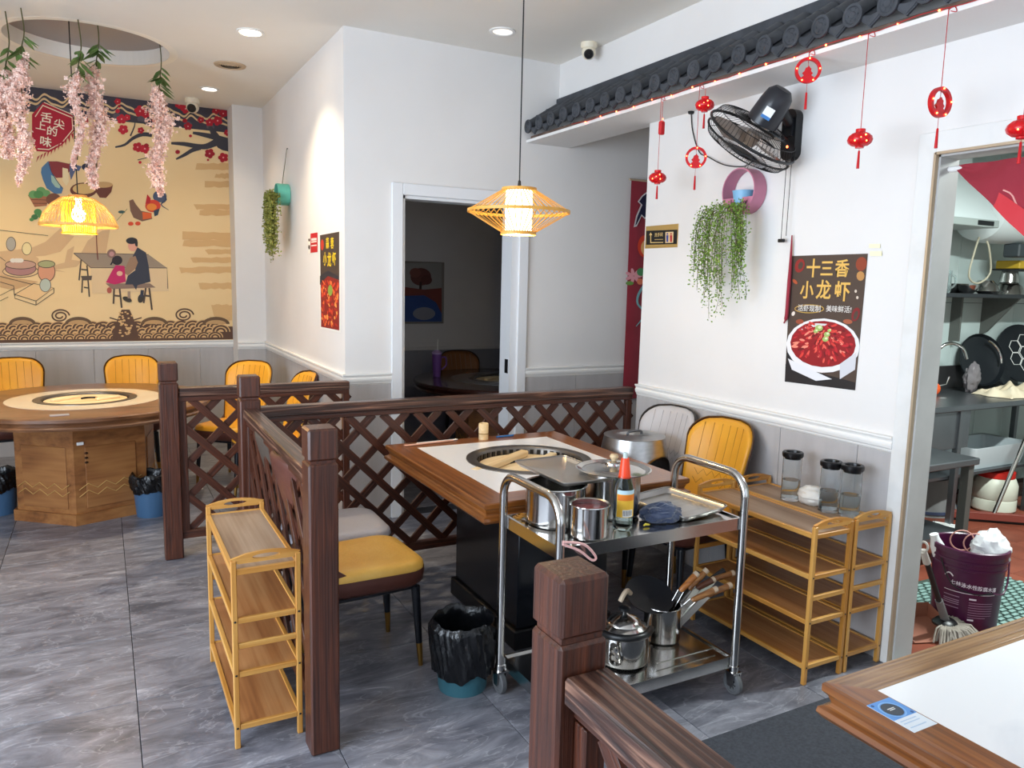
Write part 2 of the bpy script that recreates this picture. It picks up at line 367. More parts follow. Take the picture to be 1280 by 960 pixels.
cm.add([(x0, y0, CZ+.2), (x1, y0, CZ+.2), (x1, y1, CZ+.2), (x0, y1, CZ+.2)], [(0, 1, 2, 3)])
ce = struct(cm.build('ceiling', CEIL))
MB().lathe([(RR+.01, CZ+.10), (.001, CZ+.10)], 64, (RC.x, RC.y, 0), sm=False).build('recess_top', mat('grey_recess_top', '#8d8482', .35), ce)  # top of the recess in a darker grey than the ceiling
ring = MB().lathe([(RR-.001, CZ-.001), (RR+.05, CZ-.001), (RR+.052, CZ+.001)], 64, (RC.x, RC.y, 0), R=OV, sm=False)
ring.build('recess_rim', mat('recess_rim_white', '#efe9dd', .5), ce)

# walls
wb = struct(MB().box(-2.6, YM, -.05, 1.5, YM+.15, CZ+.05).build('wall_back', WHITE))
wpil = struct(MB().box(1.10, 7.45, -.05, 1.5, YM+.02, CZ+.02).build('wall_pillar', WHITE))
wl = struct(MB().box(XL, YD+.14, -.05, XL+.14, 7.46, CZ+.02).build('wall_inner_left', WHITE))
dx0, dx1, dz = 1.74, 2.60, 2.14
wd = struct(MB().box(XL, YD, -.05, dx0, YD+.14, CZ+.02).box(dx0, YD, dz, dx1, YD+.14, CZ+.02).box(dx1, YD, -.05, 5.2, YD+.14, CZ+.02).build('wall_inner', WHITE))
KD0, KD1, KDZ = .75, 1.955, 2.14     # kitchen doorway
wr = struct(MB().box(XR, KD1, -.05, 3.06, 3.8, 2.56).box(XR, -2.5, -.05, 3.06, KD0, 2.56).box(XR, KD0, KDZ, 3.06, KD1, 2.56).build('wall_right', WHITE))
wbm = struct(MB().box(2.90, -2.5, 2.56, 3.0, YD, CZ+.02).build('wall_right_upper', WHITE))
struct(MB().box(2.645, -2.5, 2.56, 2.90, YD, 2.578).build('trim_7', WHITE))
struct(MB().box(3.06, 3.66, -.05, 5.2, 3.8, CZ).build('wall_hall', WHITE))
struct(MB().box(5.06, 3.8, -.05, 5.2, YD, CZ).build('wall_hall_end', WHITE))
# front wall and left wall, each with one wide window opening (behind and beside the camera)
struct(MB().box(-2.6, -2.55, -.05, 3.06, -2.4, .3).box(-2.6, -2.55, 2.7, 3.06, -2.4, CZ).box(-2.6, -2.55, .3, -1.75, -2.4, 2.7).box(2.95, -2.55, .3, 3.06, -2.4, 2.7).build('wall_front', WHITE))
struct(MB().box(-2.6, -2.4, -.05, -2.5, -.25, CZ).box(-2.6, 3.45, -.05, -2.5, YM, CZ).box(-2.6, -.25, -.05, -2.5, 3.45, .4).box(-2.6, -.25, 2.7, -2.5, 3.45, CZ).build('wall_left', WHITE))
def window(name, a, b, z0, z1, axis, pos):
    m = MB()
    for k in range(4):
        t = a+(b-a)*k/3
        if axis == 'x': m.box(t-.025, pos-.03, z0, t+.025, pos+.03, z1)
        else: m.box(pos-.03, t-.025, z0, pos+.03, t+.025, z1)
    for z in (z0, z1):
        if axis == 'x': m.box(a, pos-.03, z-.03, b, pos+.03, z+.03)
        else: m.box(pos-.03, a, z-.03, pos+.03, b, z+.03)
    return struct(m.build(name, TRIMW))
window('window_1', -1.75, 2.95, .3, 2.7, 'x', -2.48); window('window_2', -.25, 3.45, .4, 2.7, 'y', -2.56)

# chair rails and grey wainscot panels
RZ = .988
RAILP = [(0, 0), (.004, 0), (.010, .006), (.012, .014), (.018, .020), (.022, .032), (.022, .040), (.016, .048), (.020, .056), (.026, .062), (.026, .070), (0, .070)]
def rail(name, p0, p1, nrm):
    p0 = Vector(p0); p1 = Vector(p1); nn = Vector(nrm); m = MB(); k = len(RAILP)
    V = [p + nn*a + Vector((0, 0, RZ-.07+b)) for p in (p0, p1) for a, b in RAILP]
    m.add(V, [(i, (i+1) % k, k+(i+1) % k, k+i) for i in range(k)] + [tuple(range(k)), tuple(range(k, 2*k))])
    return struct(m.build(name, TRIMW))
def panels(parent, p0, p1, nrm, pitch=.44, off=0):
    p0 = Vector(p0); p1 = Vector(p1); nn = Vector(nrm); Lg = (p1-p0).length; d = (p1-p0)/Lg; t = -off
    while t < Lg-.01:
        a = max(t, 0); b = min(t+pitch, Lg)
        if b-a > .01:
            m = MB().box(.0012, 0, 0, b-a-.0012, .008, RZ-.07, c=.0015)
            linked('panel', m.mesh('panel', GREY), parent, Matrix(((d.x, nn.x, 0, (p0+d*a).x), (d.y, nn.y, 0, (p0+d*a).y), (0, 0, 1, 0), (0, 0, 0, 1))))
        t += pitch
cas = .075
rail('trim_1', (-2.5, YM, 0), (1.10, YM, 0), (0, -1, 0)); panels(wb, (-2.5, YM, 0), (1.10, YM, 0), (0, -1, 0), off=.22)
rail('trim_2', (1.10, 7.45, 0), (XL, 7.45, 0), (0, -1, 0)); panels(wpil, (1.10, 7.45, 0), (XL, 7.45, 0), (0, -1, 0))
rail('trim_3', (XL, 7.45, 0), (XL, YD-.02, 0), (-1, 0, 0)); panels(wl, (XL, 7.45, 0), (XL, YD, 0), (-1, 0, 0))
rail('trim_4', (XL-.02, YD, 0), (dx0-cas, YD, 0), (0, -1, 0)); panels(wd, (XL, YD, 0), (dx0-cas, YD, 0), (0, -1, 0))
rail('trim_5', (dx1+cas, YD, 0), (5.0, YD, 0), (0, -1, 0)); panels(wd, (dx1+cas, YD, 0), (5.0, YD, 0), (0, -1, 0))
rail('trim_6', (XR, 3.8, 0), (XR, KD1+.075, 0), (-1, 0, 0)); panels(wr, (XR, 3.8, 0), (XR, KD1+.075, 0), (-1, 0, 0), off=.16)
MB().box(1.355, 7.444, -.05, 1.366, 7.4555, RZ-.07).build('corner_bead', GREY, wpil)
MB().box(1.354, YD-.006, 0, 1.366, YD+.006, RZ-.07).build('corner_bead', GREY, wl)

# dark doorway: casing and reveal
dr = struct(thing('door_1', 'white door casing around the dark inner room', 'door frame', (0, 0, 0)))
CASW = mat('door_casing_white', '#e3e4e6', .4)
for nm, b in (('jamb', (dx0-cas, YD-.022, 0, dx0, YD+.0, dz+cas)), ('jamb', (dx1, YD-.022, 0, dx1+cas, YD, dz+cas)), ('head', (dx0, YD-.021, dz, dx1, YD, dz+cas))):
    MB().box(*b, c=.004).build(nm, CASW, dr)
MB().box(dx0-.001, YD, 0, dx0+.02, YD+.14, dz).box(dx1-.05, YD+.001, 0, dx1+.001, YD+.15, dz).box(dx0, YD, dz-.02, dx1, YD+.14, dz+.001).build('reveal', CASW, dr)
MB().box(dx1-.056, YD+.02, .95, dx1-.049, YD+.06, 1.05).build('strike_plate', BLACK, dr)

# kitchen doorway casing
kd = struct(thing('door_2', 'white casing of the kitchen doorway with aluminium edge', 'door frame', (0, 0, 0)))
OLDW = mat('grubby_white_casing', '#dfdedb', .5, col2='#c9c7c2', scale=5, contrast=(.45, .85))
ALU = mat('aged_aluminium_edge', '#b8a48a', .4, metal=.4)
MB().box(XR-.014, KD1, 0, XR, KD1+.078, KDZ+.085, c=.002).build('jamb', OLDW, kd)
MB().box(XR-.014, KD0-.08, KDZ, XR, KD1, KDZ+.085, c=.002).build('head', OLDW, kd)
MB().box(XR-.020, KD1-.004, 0, XR+.004, KD1+.006, KDZ+.004).box(XR-.020, KD0, KDZ-.004, XR+.004, KD1, KDZ+.006).build('edge_strip', ALU, kd)
MB().box(XR, KD1-.012, 0.0, 3.06, KD1+.001, KDZ).box(XR, KD0, KDZ-.012, 3.06, KD1, KDZ+.001).build('reveal', mat('reveal_grey', '#b5b4b2', .45, col2='#a5a4a2', scale=4), kd)
struct(MB().box(XR, KD0, -.06, 3.06, KD1, .012, c=.003).build('threshold', mat('stone_sill', '#8b8c8c', .5, col2='#9b9c9c', scale=20)))

# kitchen shell
kf = struct(MB().box(3.06, -.2, -.08, 7.4, 3.66, -.004).build('floor_kitchen', mat('kitchen_grout', '#4a2f28', .8)))
kt = MB().box(-.149, -.149, -.02, .149, .149, 0, c=.002).mesh('tile', REDT)
for i in range(14):
    for j in range(12): linked('tile', kt, kf, Matrix.Translation((3.22+.3*i, .1+.3*j, 0)))
KW = struct(MB().box(3.06, 3.655, 0, 7.4, 3.66, 2.75).build('wall_kitchen_back', GROUT))
wt = MB().box(-.1985, 0, -.2985, .1985, .008, .2985, c=.002).mesh('tile', mat('pale_green_wall_tile', '#b9c6c4', .2, col2='#c3cfcd', scale=1.5))
for i in range(11):
    for j in range(5): linked('tile', wt, KW, Matrix(((1, 0, 0, 3.27+.4*i), (0, -1, 0, 3.655), (0, 0, 1, .02+.6*j), (0, 0, 0, 1))))
struct(MB().box(7.3, -.2, 0, 7.4, 3.66, 2.75).build('wall_kitchen_end', DARKW)); struct(MB().box(3.06, -.3, 0, 7.4, -.2, 2.75).build('wall_kitchen_front', DARKW))
struct(MB().box(3.06, -.3, 2.7, 7.4, 3.66, 2.76).build('ceiling_kitchen', DARKW))

# inner dark room shell
DKW = mat('inner_room_wall', '#d9d6d6', .6)
wi = struct(MB().box(XL+.14, 7.0, 0, 4.8, 7.1, CZ).build('wall_inner_back', DKW))
struct(MB().box(4.7, YD+.14, 0, 4.8, 7.0, CZ).build('wall_inner_right', DKW))
struct(MB().box(2.0, 6.2, 2.62, 4.7, 7.0, 2.95).box(2.5, 6.195, 2.66, 3.9, 6.205, 2.74, 0).build('trim_10', mat('bulkhead_grey', '#a9a5a4', .6)))
struct(MB().box(XL+.14, 6.975, .918, 4.7, 7.0, .95, c=.004).box(XL+.14, 6.985, .95, 4.7, 7.0, .988).build('trim_11', DKW))
struct(MB().box(XL+.14, 6.99, 0, 4.7, 7.0, .918).build('baseboard_inner', mat('inner_wainscot', '#8b8c98', .5)))
# ------------------------------------------------------------------ timber lattice partitions
def rebase(t, base):
    b = Vector(base)
    for ch in KIDS(t): ch.matrix_basis = Matrix.Translation(-b) @ ch.matrix_basis
    t.location = b
def post(par, x, y, h=1.12, w=.097):
    bar('post', (x, y, 0), (x, y, h-.115), w, w, DWOOD, par, c=.006)
    bar('post_neck', (x, y, h-.117), (x, y, h-.103), w-.016, w-.016, DWOOD, par, c=0)
    bar('post_cap', (x, y, h-.105), (x, y, h), w, w, DWOOD, par, c=.007)
def lattice(par, p0, p1, z0, z1, sp, railtop, rw=.07, stiles=(1, 1), topmat=None):
    p0 = Vector((*p0, 0)); p1 = Vector((*p1, 0)); Lg = (p1-p0).length; d = (p1-p0)/Lg; nn = Vector((-d.y, d.x, 0))
    P = lambda s, z, o=0: p0+d*s+nn*o+Vector((0, 0, z))
    bar('top_rail', P(0, railtop-.025), P(Lg, railtop-.025), rw, .05, topmat or DWOOD2, par, c=.005)
    bar('under_rail', P(0, railtop-.062), P(Lg, railtop-.062), .045, .03, DWOOD, par)
    bar('bottom_rail', P(0, z0-.02), P(Lg, z0-.02), .045, .045, DWOOD, par)
    if stiles[0]: bar('stile', P(.018, z0), P(.018, z1), .04, .036, DWOOD, par)
    if stiles[1]: bar('stile', P(Lg-.018, z0), P(Lg-.018, z1), .04, .036, DWOOD, par)
    H = z1-z0
    for sgn, off in ((1, .0065), (-1, -.0065)):
        k = -int(H/sp)-2
        while k*sp < Lg+H+sp:
            s0 = k*sp+.04; pts = []     # line s = s0 + t (sgn 1) or s = s0 - t, t = 0..H
            ta, tb = (max(0, -s0), min(H, Lg-s0)) if sgn > 0 else (max(0, s0-Lg), min(H, s0))
            if tb-ta > .05:
                ta = max(ta-.008, 0-.008); tb = tb+.008
                bar('slat', P(s0+sgn*ta, z0+ta, off), P(s0+sgn*tb, z0+tb, off), .041, .0125, DWOOD, par, upv=tuple(nn), c=.001)
            k += 1
t = thing('lattice_partition', 'short dark lattice partition and post beside the round table, running to the white corner', 'partition')
post(t, .305, 4.585); lattice(t, (.355, 4.585), (1.32, 4.585), .15, .90, .195, .975); rebase(t, (.305, 4.585, 0))
t = thing('lattice_partition', 'long dark lattice partition behind the square hotpot table, ending at the fan wall', 'partition')
lattice(t, (.66, 3.86), (2.93, 3.86), .15, .88, .19, .962); rebase(t, (1.8, 3.86, 0))
t = thing('lattice_partition', 'dark lattice partition seen end-on with two posts beside the left bamboo rack', 'partition')
post(t, .615, 3.86); post(t, .608, 2.445); lattice(t, (.61, 2.50), (.614, 3.81), .15, .88, .19, .962); rebase(t, (.61, 3.15, 0))
t = thing('lattice_partition', 'nearest dark partition with thick worn rail and square post at the bottom edge', 'partition')
post(t, .688, 1.05); lattice(t, (.692, 1.0), (.692, -.6), .15, .87, .19, .955, rw=.088); rebase(t, (.69, .9, 0))

# ------------------------------------------------------------------ tables
def mitre(name, L, prof, m, par, Mx):
    k = len(prof); V = [(o, o, z) for o, z in prof] + [(L-o, o, z) for o, z in prof]
    return MB().add(V, [(i, (i+1) % k, k+(i+1) % k, k+i) for i in range(k)] + [tuple(range(k)), tuple(range(k, 2*k))]).build(name, m, par, Mx=Mx)
def rect_frame(par, hx, hy, z, prof, m, name='edge_board'):
    for (ox, oy, dx, dy, L) in ((-hx, -hy, 1, 0, 2*hx), (hx, -hy, 0, 1, 2*hy), (hx, hy, -1, 0, 2*hx), (-hx, hy, 0, -1, 2*hy)):
        mm = m if not isinstance(m, (list, tuple)) else m[(0 if dx else 1)]
        mitre(name, L, prof, mm, par, Matrix(((dx, -dy, 0, ox), (dy, dx, 0, oy), (0, 0, 1, z), (0, 0, 0, 1))))
TPROF = [(.004, 0), (0, -.004), (0, -.020), (.010, -.030), (.016, -.046), (.010, -.052), (-.004, -.058), (-.006, -.070), (.004, -.082), (.05, -.082), (.05, -.03), (.125, -.03), (.125, 0)]
def burner(par, x, y, z, r):
    m = MB().lathe([(r, z-.002), (r, z+.004), (r-.012, z+.006), (r-.045, z+.004), (r-.05, z-.002), (r-.052, z-.045), (r-.10, z-.05)], 48, (x, y, 0))
    m.build('steel_ring', mat('dull_ring_steel', '#78726c', .35, metal=.9), par)
    m = MB(); nt = 44
    for i in range(nt):
        a = 2*PI*i/nt; R = Matrix.Rotation(a, 3, 'Z')
        V = [R @ Vector((r-.0535+dx, dy, dz))+Vector((x, y, z)) for dx in (-.003, .002) for dy in (-.009, .009) for dz in (-.034, -.008)]
        m.add(V, [(0, 1, 3, 2), (4, 6, 7, 5), (0, 4, 5, 1), (2, 3, 7, 6), (0, 2, 6, 4), (1, 5, 7, 3)])
    m.build('vent_slots', BLACK, par)
def plank_disc(par, x, y, z, r, nst, ang, th=.018, name='plank'):
    R = Matrix.Translation((x, y, z)) @ Matrix.Rotation(ang, 4, 'Z')
    for i in range(nst):
        a = -r+2*r*i/nst+.0012; b = -r+2*r*(i+1)/nst-.0012
        ta = math.acos(max(-1, min(1, a/r))); tb = math.acos(max(-1, min(1, b/r)))
        right = [(r*math.sin(ta+(tb-ta)*k/8), r*math.cos(ta+(tb-ta)*k/8)) for k in range(9)]
        MB().prism(right+[(-px, py) for px, py in right[::-1]], Matrix(), th).build(name, LWOOD, par, Mx=R)
def slab_hole(x0, x1, y0, y1, z, cx, cy, r, n=48, th=.02):
    V = []; Fs = []; 
    angs = sorted([2*PI*j/n for j in range(n)] + [math.atan2(yy-cy, xx-cx) % (2*PI) for xx in (x0, x1) for yy in (y0, y1)])
    k = len(angs)
    for a in angs:
        c, s = math.cos(a), math.sin(a)
        t = min(((x1 if c > 0 else x0)-cx)/c if abs(c) > 1e-9 else 1e9, ((y1 if s > 0 else y0)-cy)/s if abs(s) > 1e-9 else 1e9)
        V += [(cx+r*c, cy+r*s, z), (cx+t*c, cy+t*s, z), (cx+r*c, cy+r*s, z-th), (cx+t*c, cy+t*s, z-th)]
    for j in range(k):
        q = (j+1) % k; a = 4*j; b = 4*q
        Fs += [(a, a+1, b+1, b), (a+2, b+2, b+3, a+3), (a, b, b+2, a+2), (a+1, a+3, b+3, b+1)]
    return MB().add(V, Fs)
TX, TY = 1.775, 3.135
t = thing('hotpot_table', 'square hotpot table with white marble top, wooden edge and round burner', 'table', (TX, TY, 0))
hx, hy = .51, .585
rect_frame(t, hx, hy, .75, TPROF, TWOOD)
slab_hole(-hx+.125, hx-.125, -hy+.125, hy-.125, .749, .025, .02, .30).build('marble_top', MARBLE, t)
burner(t, .025, .02, .75, .305); plank_disc(t, .025, .02, .700, .245, 5, .25, name='lid_plank')
OT = Vector((TX, TY, 0)); bar('lid_handle', at(592, 591, Z=.735)-OT, at(656, 566, Z=.735)-OT, .045, .032, LWOOD, t, c=.006); bar('lid_handle', at(668, 580, Z=.728)-OT, at(692, 568, Z=.728)-OT, .04, .022, LWOOD, t, c=.004)
MB().tube(arc((.0, .03, .722), .07, -.4, 2.2, 10, (1, 0, 0), (0, 1, 0)), .005, 6).build('lid_wire', BLACKM, t)
PED = mat('navy_black_laminate', '#0d1016', .25, col2='#1c2028', scale=6, stretch=(3, 3, 40), contrast=(.5, .75), coat=.3)
MB().box(-.23, -.36, .09, .24, .30, .669, c=.004).build('pedestal', PED, t); MB().box(-.25, -.38, 0, .26, .32, .09, c=.006).build('plinth', mat('plinth_black', '#0b0c10', .4), t)
# foreground table
t = thing('marble_table', 'foreground white marble table with broad grained wood edge at lower right', 'table', (1.98, .42, 0))
hx, hy = .625, .635
FPROF = [(o, z) if o < .12 else (.078, z) for o, z in TPROF]
rect_frame(t, hx, hy, .75, FPROF, [TWOODG, TWOOD]); MB().box(-hx+.078, -hy+.078, .73, hx-.078, hy-.078, .7495).build('marble_top', MARBLE, t)
MB().box(-.3, -.4, .08, .3, .35, .669, c=.004).build('pedestal', PED, t); MB().box(-.32, -.42, 0, .32, .37, .08, c=.006).build('plinth', mat('plinth_black', '#0b0c10', .4), t)
# round tables
def round_table(name, label, cx, cy, R, frame_m, ring_m, base_m, lid=True, a0=260):
    t = thing(name, label, 'table', (cx, cy, 0))
    pr = [(.47, .735), (R-.02, .735), (R-.02, .751), (R-.006, .749), (R, .742), (R, .724), (R-.012, .716), (R-.018, .704), (R-.004, .698), (R+.002, .688), (R-.006, .674), (R-.05, .668), (.3, .668)]
    MB().lathe([(.47, .735), (.47, .751), (R-.02, .751)]+pr[3:], 72).build('table_top', frame_m, t)
    MB().lathe([(.31, .73), (.31, .7525), (.47, .7525), (.47, .73)], 64).build('stone_ring', ring_m, t)
    burner(t, 0, 0, .752, .312); plank_disc(t, 0, 0, .725, .25, 5, .2, name='lid_plank')
    bar('lid_handle', (-.2, -.04, .752), (-.04, .1, .752), .035, .02, LWOOD, t, c=.005); bar('lid_handle', (.06, -.06, .752), (.2, .03, .752), .035, .02, LWOOD, t, c=.005)
    MB().tube(arc((.02, .0, .750), .05, .3, 2.8, 10, (1, 0, 0), (0, 1, 0)), .006, 6).build('lid_wire', BLACKM, t)
    V = [(math.cos(math.radians(a0+60*i)), math.sin(math.radians(a0+60*i))) for i in range(6)]
    rr = .44
    MB().prism([(x*rr, y*rr) for x, y in V], Matrix(), .60, z0=.07).build('cabinet', base_m, t)
    MB().prism([(x*(rr+.025), y*(rr+.025)) for x, y in V], Matrix(), .07).build('plinth', base_m, t)
    for i in (4, 5, 0, 1):
        a = Vector((*V[i], 0))*rr; b = Vector((*V[(i+1) % 6], 0))*rr; d = (b-a).normalized(); nn = Vector((d.y, -d.x, 0))
        Mx = frame((a+b)/2, d, nn)      # local x along the face, y up, z outward
        Mx = Matrix(((d.x, 0, nn.x, (a.x+b.x)/2), (d.y, 0, nn.y, (a.y+b.y)/2), (0, 1, 0, 0), (0, 0, 0, 1)))
        hw = .155 if i != 5 else .165
        MB().box(-hw, .10, .0, hw, .50, .006, c=.002).build('door', base_m, t, Mx=Mx)
        zz = MB()
        for z in (.20, .245):
            pts = [(-.2+.055*k, z+(.018 if k % 2 else -.018), .008) for k in range(8)]
            zz.tube(pts, .003, 4, sm=False)
        zz.build('zigzag_inlay', mat('inlay_gold', '#c39a5c', .4), t, Mx=Mx)
        if i == 0: MB().box(-.2, .515, .001, -.16, .535, .008, c=.002).build('door_sticker', PAPER, t, Mx=Mx)
        if i == 0:
            kn = MB()
            for z in (.40, .43, .46): kn.ball((-.15, z, .009), (.012, .008, .005), 8, 6)
            kn.build('control_knobs', mat('bronze_knob', '#4c3524', .4, metal=.6), t, Mx=Mx)
    return t
RTX, RTY = -.12, 5.87
round_table('round_hotpot_table', 'large round hotpot table with hexagonal wooden cabinet base at the left', RTX, RTY, .80, RTOP, mat('cream_stone', '#e9dcc6', .2, col2='#e2d2b8', scale=4, coat=.3), BWOOD)
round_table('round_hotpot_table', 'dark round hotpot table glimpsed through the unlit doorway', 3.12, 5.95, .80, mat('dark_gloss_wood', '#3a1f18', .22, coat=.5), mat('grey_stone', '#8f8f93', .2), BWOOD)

# ------------------------------------------------------------------ chairs (face +y)
def fan(m, rings, mi=0, cap=True):
    k = len(rings[0]); V = [p for r in rings for p in r]; Fs = [(i*k+j, i*k+(j+1) % k, (i+1)*k+(j+1) % k, (i+1)*k+j) for i in range(len(rings)-1) for j in range(k)]
    if cap: Fs.append(tuple((len(rings)-1)*k+j for j in range(k)))
    m.add(V, Fs, mi, True)
def ybk(x, z): return -.205-.13*(z-.44)/.47+.075*(x/.22)**2*(1 if z > .5 else 1)
def back_outline(g=0):
    pts = []; w0, w1, z0, z1, r = .168+g, .204+g, .40, .905+g, .105
    pts += [(w0+(w1-w0)*k/5, z0+(z1-r-z0)*k/5) for k in range(6)]
    pts += [(w1-r+r*math.cos(a), z1-r+r*math.sin(a)) for a in [PI/2*k/6 for k in range(1, 7)]]
    pts += [(x, z1+.006) for x in (.06, 0, -.06)]
    return pts + [(-x, z) for x, z in pts[:12][::-1]] + [(-.08, z0), (0, z0), (.08, z0)]
def make_chair(label, leather, shell, seatm, group=None):
    t = thing('dining_chair', label, 'chair', group=group)
    def pil(ol, thick, sgn):
        rings = []
        for s, b in ((1, 0), (.985, .5), (.95, .8), (.86, .97), (.6, 1), (.3, 1), (.05, 1)):
            rings.append([Vector((x*s, ybk(x*s, .65+(z-.65)*s)+sgn*thick*b, .65+(z-.65)*s)) for x, z in ol])
        m = MB(); fan(m, rings); return m
    bk = pil(back_outline(), .030, 1).build('backrest', leather, t, ang=60)
    pil(back_outline(.008), .022, -1).build('back_shell', shell, t, ang=60)
    st = MB()
    for x in (-.125, -.075, -.025, .025, .075, .125):
        st.tube([(x, ybk(x, z)+.030, z) for z in [.885-.2*k/5 for k in range(6)]], .0016, 4, sm=False)
    for row in range(3):
        pts = []
        for k in range(11):
            x = -.125+.025*k; z = .685-row*.045-(.03 if k % 2 else 0); pts.append((x, ybk(x, z)+.0305, z))
        st.tube(pts, .0016, 4, sm=False)
    st.build('stitching', STITCH if leather is YEL else mat('grey_stitching', '#8e8988', .7), bk)
    MB().tube([(x, ybk(x, z)+.004, z) for x, z in back_outline(.007)], .0034, 6, closed=True).build('piping', mat('brown_piping', '#5a3d1a', .5) if leather is YEL else mat('dark_piping', '#3a3430', .5), bk)
    seat = rrect(.432, .46, .10, 5)
    def ring(s, z, dy=0): return [Vector((x*s*(1-.10*(.23-y)/.46), y*s+dy, z)) for x, y in seat]
    m = MB(); fan(m, [ring(.99, .405), ring(1, .43), ring(.985, .448), ring(.93, .460), ring(.8, .465), ring(.4, .462), ring(.05, .460)]); m.build('seat', seatm, t, ang=60)
    m = MB(); fan(m, [ring(1.005, .428), ring(1.01, .41), ring(.99, .375), ring(.9, .355), ring(.05, .352)])
    m.build('seat_shell', shell, t, ang=60)
    # side wings sweeping from the seat up into the back
    for s in (-1, 1):
        wg = MB()
        def fn(u, v, s=s):
            y = -.21+.20*u; z0 = .375; z1 = .43+.16*(1-u)**2.2
            return (s*(.182+.010*u+.006*(1-u)), y-.02*(1-u)*v, z0+(z1-z0)*v)
        def fc(u, v, fn=fn, s=s):       # closed section: out, over, in
            p = Vector(fn(u, min(v, .5)*2 if v <= .5 else (1-v)*2)); return tuple(p if v <= .5 else p-Vector((s*.012, 0, 0)))
        wg.grid(fc, 8, 7); wg.build('side_wing', shell, t)
    MB().box(-.17, -.19, .335, .17, .19, .355, c=.006).build('under_frame', NAVYL, t)
    for x, y in ((-.172, .195), (.172, .195), (-.16, -.185), (.16, -.185)):
        lg = MB().cyl((x*.93, y*.93, .345), (x*1.0, y*1.0, .10), .019, .0135, 12).build('leg', NAVYL, t)
        MB().cyl((x*1.0, y*1.0, .10), (x*1.03, y*1.03, 0), .0140, .0095, 12).build('leg_tip', GOLD, lg)
    return t
def place(src, x, y, rz, label): return dup(src, None, (x, y, 0), rz, label)
GY = 'mustard yellow dining chairs'; GG = 'grey dining chairs'
yc = make_chair('mustard chair with faded seat pushed under the left side of the square hotpot table', YEL, BRL, YELS, GY)
yc.location = (.905, 2.99, 0); yc.rotation_euler = (0, 0, -PI/2+.06)
gc = make_chair('grey chair with pale seat behind the mustard one, left of the square hotpot table', GRL, mat('grey_shell', '#4a4038', .5), mat('bluish_grey_seat', '#aeadb6', .42, bump=.15, bscale=60), GG)
gc.location = (.925, 3.445, 0); gc.rotation_euler = (0, 0, -PI/2-.02)
place(gc, 2.57, 3.33, PI/2+.10, 'grey chair against the fan wall, carrying the steel hood')
yw = make_chair('mustard chair against the fan wall, behind the trolley handle', YEL, BRL, YEL, GY); yw.location = (2.57, 2.90, 0); yw.rotation_euler = (0, 0, PI/2+.12)
place(yw, -.60, 6.86, PI+.15, 'mustard chair at the left photo edge behind the round table')
place(yw, .19, 6.83, PI-.05, 'mustard chair behind the round table, under the painted bench')
place(yw, .86, 6.22, PI-.75, 'mustard chair to the right of the round table, above the small post')
place(yw, 1.02, 5.55, PI-1.45, 'mustard chair turned sideways against the side wall, behind the lattice')
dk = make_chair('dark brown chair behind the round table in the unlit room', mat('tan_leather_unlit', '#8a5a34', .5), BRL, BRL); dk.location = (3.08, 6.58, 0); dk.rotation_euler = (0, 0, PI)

# ------------------------------------------------------------------ bamboo racks (local: near end at y=0, running +y)
def rack(label, x, y, rz, topm):
    t = thing('bamboo_rack', label, 'rack', (x, y, 0), rz, 'bamboo tray racks'); W, D, H = .228, .685, .665
    for yy in (.009, D-.009):
        for xx in (-W/2+.009, W/2-.009): bar('leg', (xx, yy, 0), (xx, yy, H), .018, .018, BAMBOO, t)
        # end board with a hand slot
        o = [(-W/2, .0), (W/2, .0), (W/2, .022)] + [(W/2-W*k/8, .022+.014*math.sin(PI*k/8)) for k in range(1, 8)] + [(-W/2, .022)]
        hole = [(.045*math.cos(2*PI*k/16), .018+.008*math.sin(2*PI*k/16)) for k in range(16)]
        m = MB(); n = 32; V = []
        def edge(a):
            c, s = math.cos(a), math.sin(a); best = 1e9; O = Vector((0, .018))
            for i in range(len(o)):
                p = Vector(o[i])-O; q = Vector(o[(i+1) % len(o)])-O; e = q-p; den = c*e.y-s*e.x
                if abs(den) < 1e-12: continue
                tt = (p.x*e.y-p.y*e.x)/den; uu = (p.x*s-p.y*c)/den
                if tt > 0 and -1e-6 <= uu <= 1+1e-6: best = min(best, tt)
            return (best*c, .018+best*s)
        for th in (-.006, .006):
            for k in range(n):
                a = 2*PI*k/n; V.append((.045*math.cos(a), th, .018+.0085*math.sin(a))); ex = edge(a); V.append((ex[0], th, ex[1]))
        Fs = []
        for k in range(n):
            q = (k+1) % n; Fs += [(2*k, 2*k+1, 2*q+1, 2*q), (2*n+2*k, 2*n+2*q, 2*n+2*q+1, 2*n+2*k+1), (2*k, 2*q, 2*n+2*q, 2*n+2*k), (2*k+1, 2*n+2*k+1, 2*n+2*q+1, 2*q+1)]
        m.add(V, Fs); m.build('handle_board', BAMBOO, t, loc=(0, yy, H-.012))
        bar('cross_bar', (-W/2+.018, yy, .365), (W/2-.018, yy, .365), .012, .02, BAMBOO, t)
    for i, z in enumerate((.625, .455, .265, .075)):
        for xx in (-W/2+.009, W/2-.009): bar('shelf_rail', (xx, .018, z), (xx, D-.018, z), .016, .02, BAMBOO, t)
        for yy in (.009, D-.009):
            bar('shelf_end', (-W/2+.018, yy, z), (W/2-.018, yy, z), .014, .02, BAMBOO, t)
        bar('shelf_board', (0, .016, z+.002), (0, D-.016, z+.002), W-.034, .008, topm if i == 0 else BSHELF, t, c=0)
    for z in (.455, .265, .075):
        for xx in (-W/2+.009, W/2-.009): MB().ball((xx, -.001, z), (.004, .002, .004), 6, 4).build('screw', BLACKM, t)
    return t
rack('bamboo rack with worn grey top board standing alone beside the left lattice post', .452, 2.553, 0, BGREY)
rack('bamboo rack nearer the trolley, outer one of the pair by the fan wall', 2.565, 1.995, 0, BGREY)
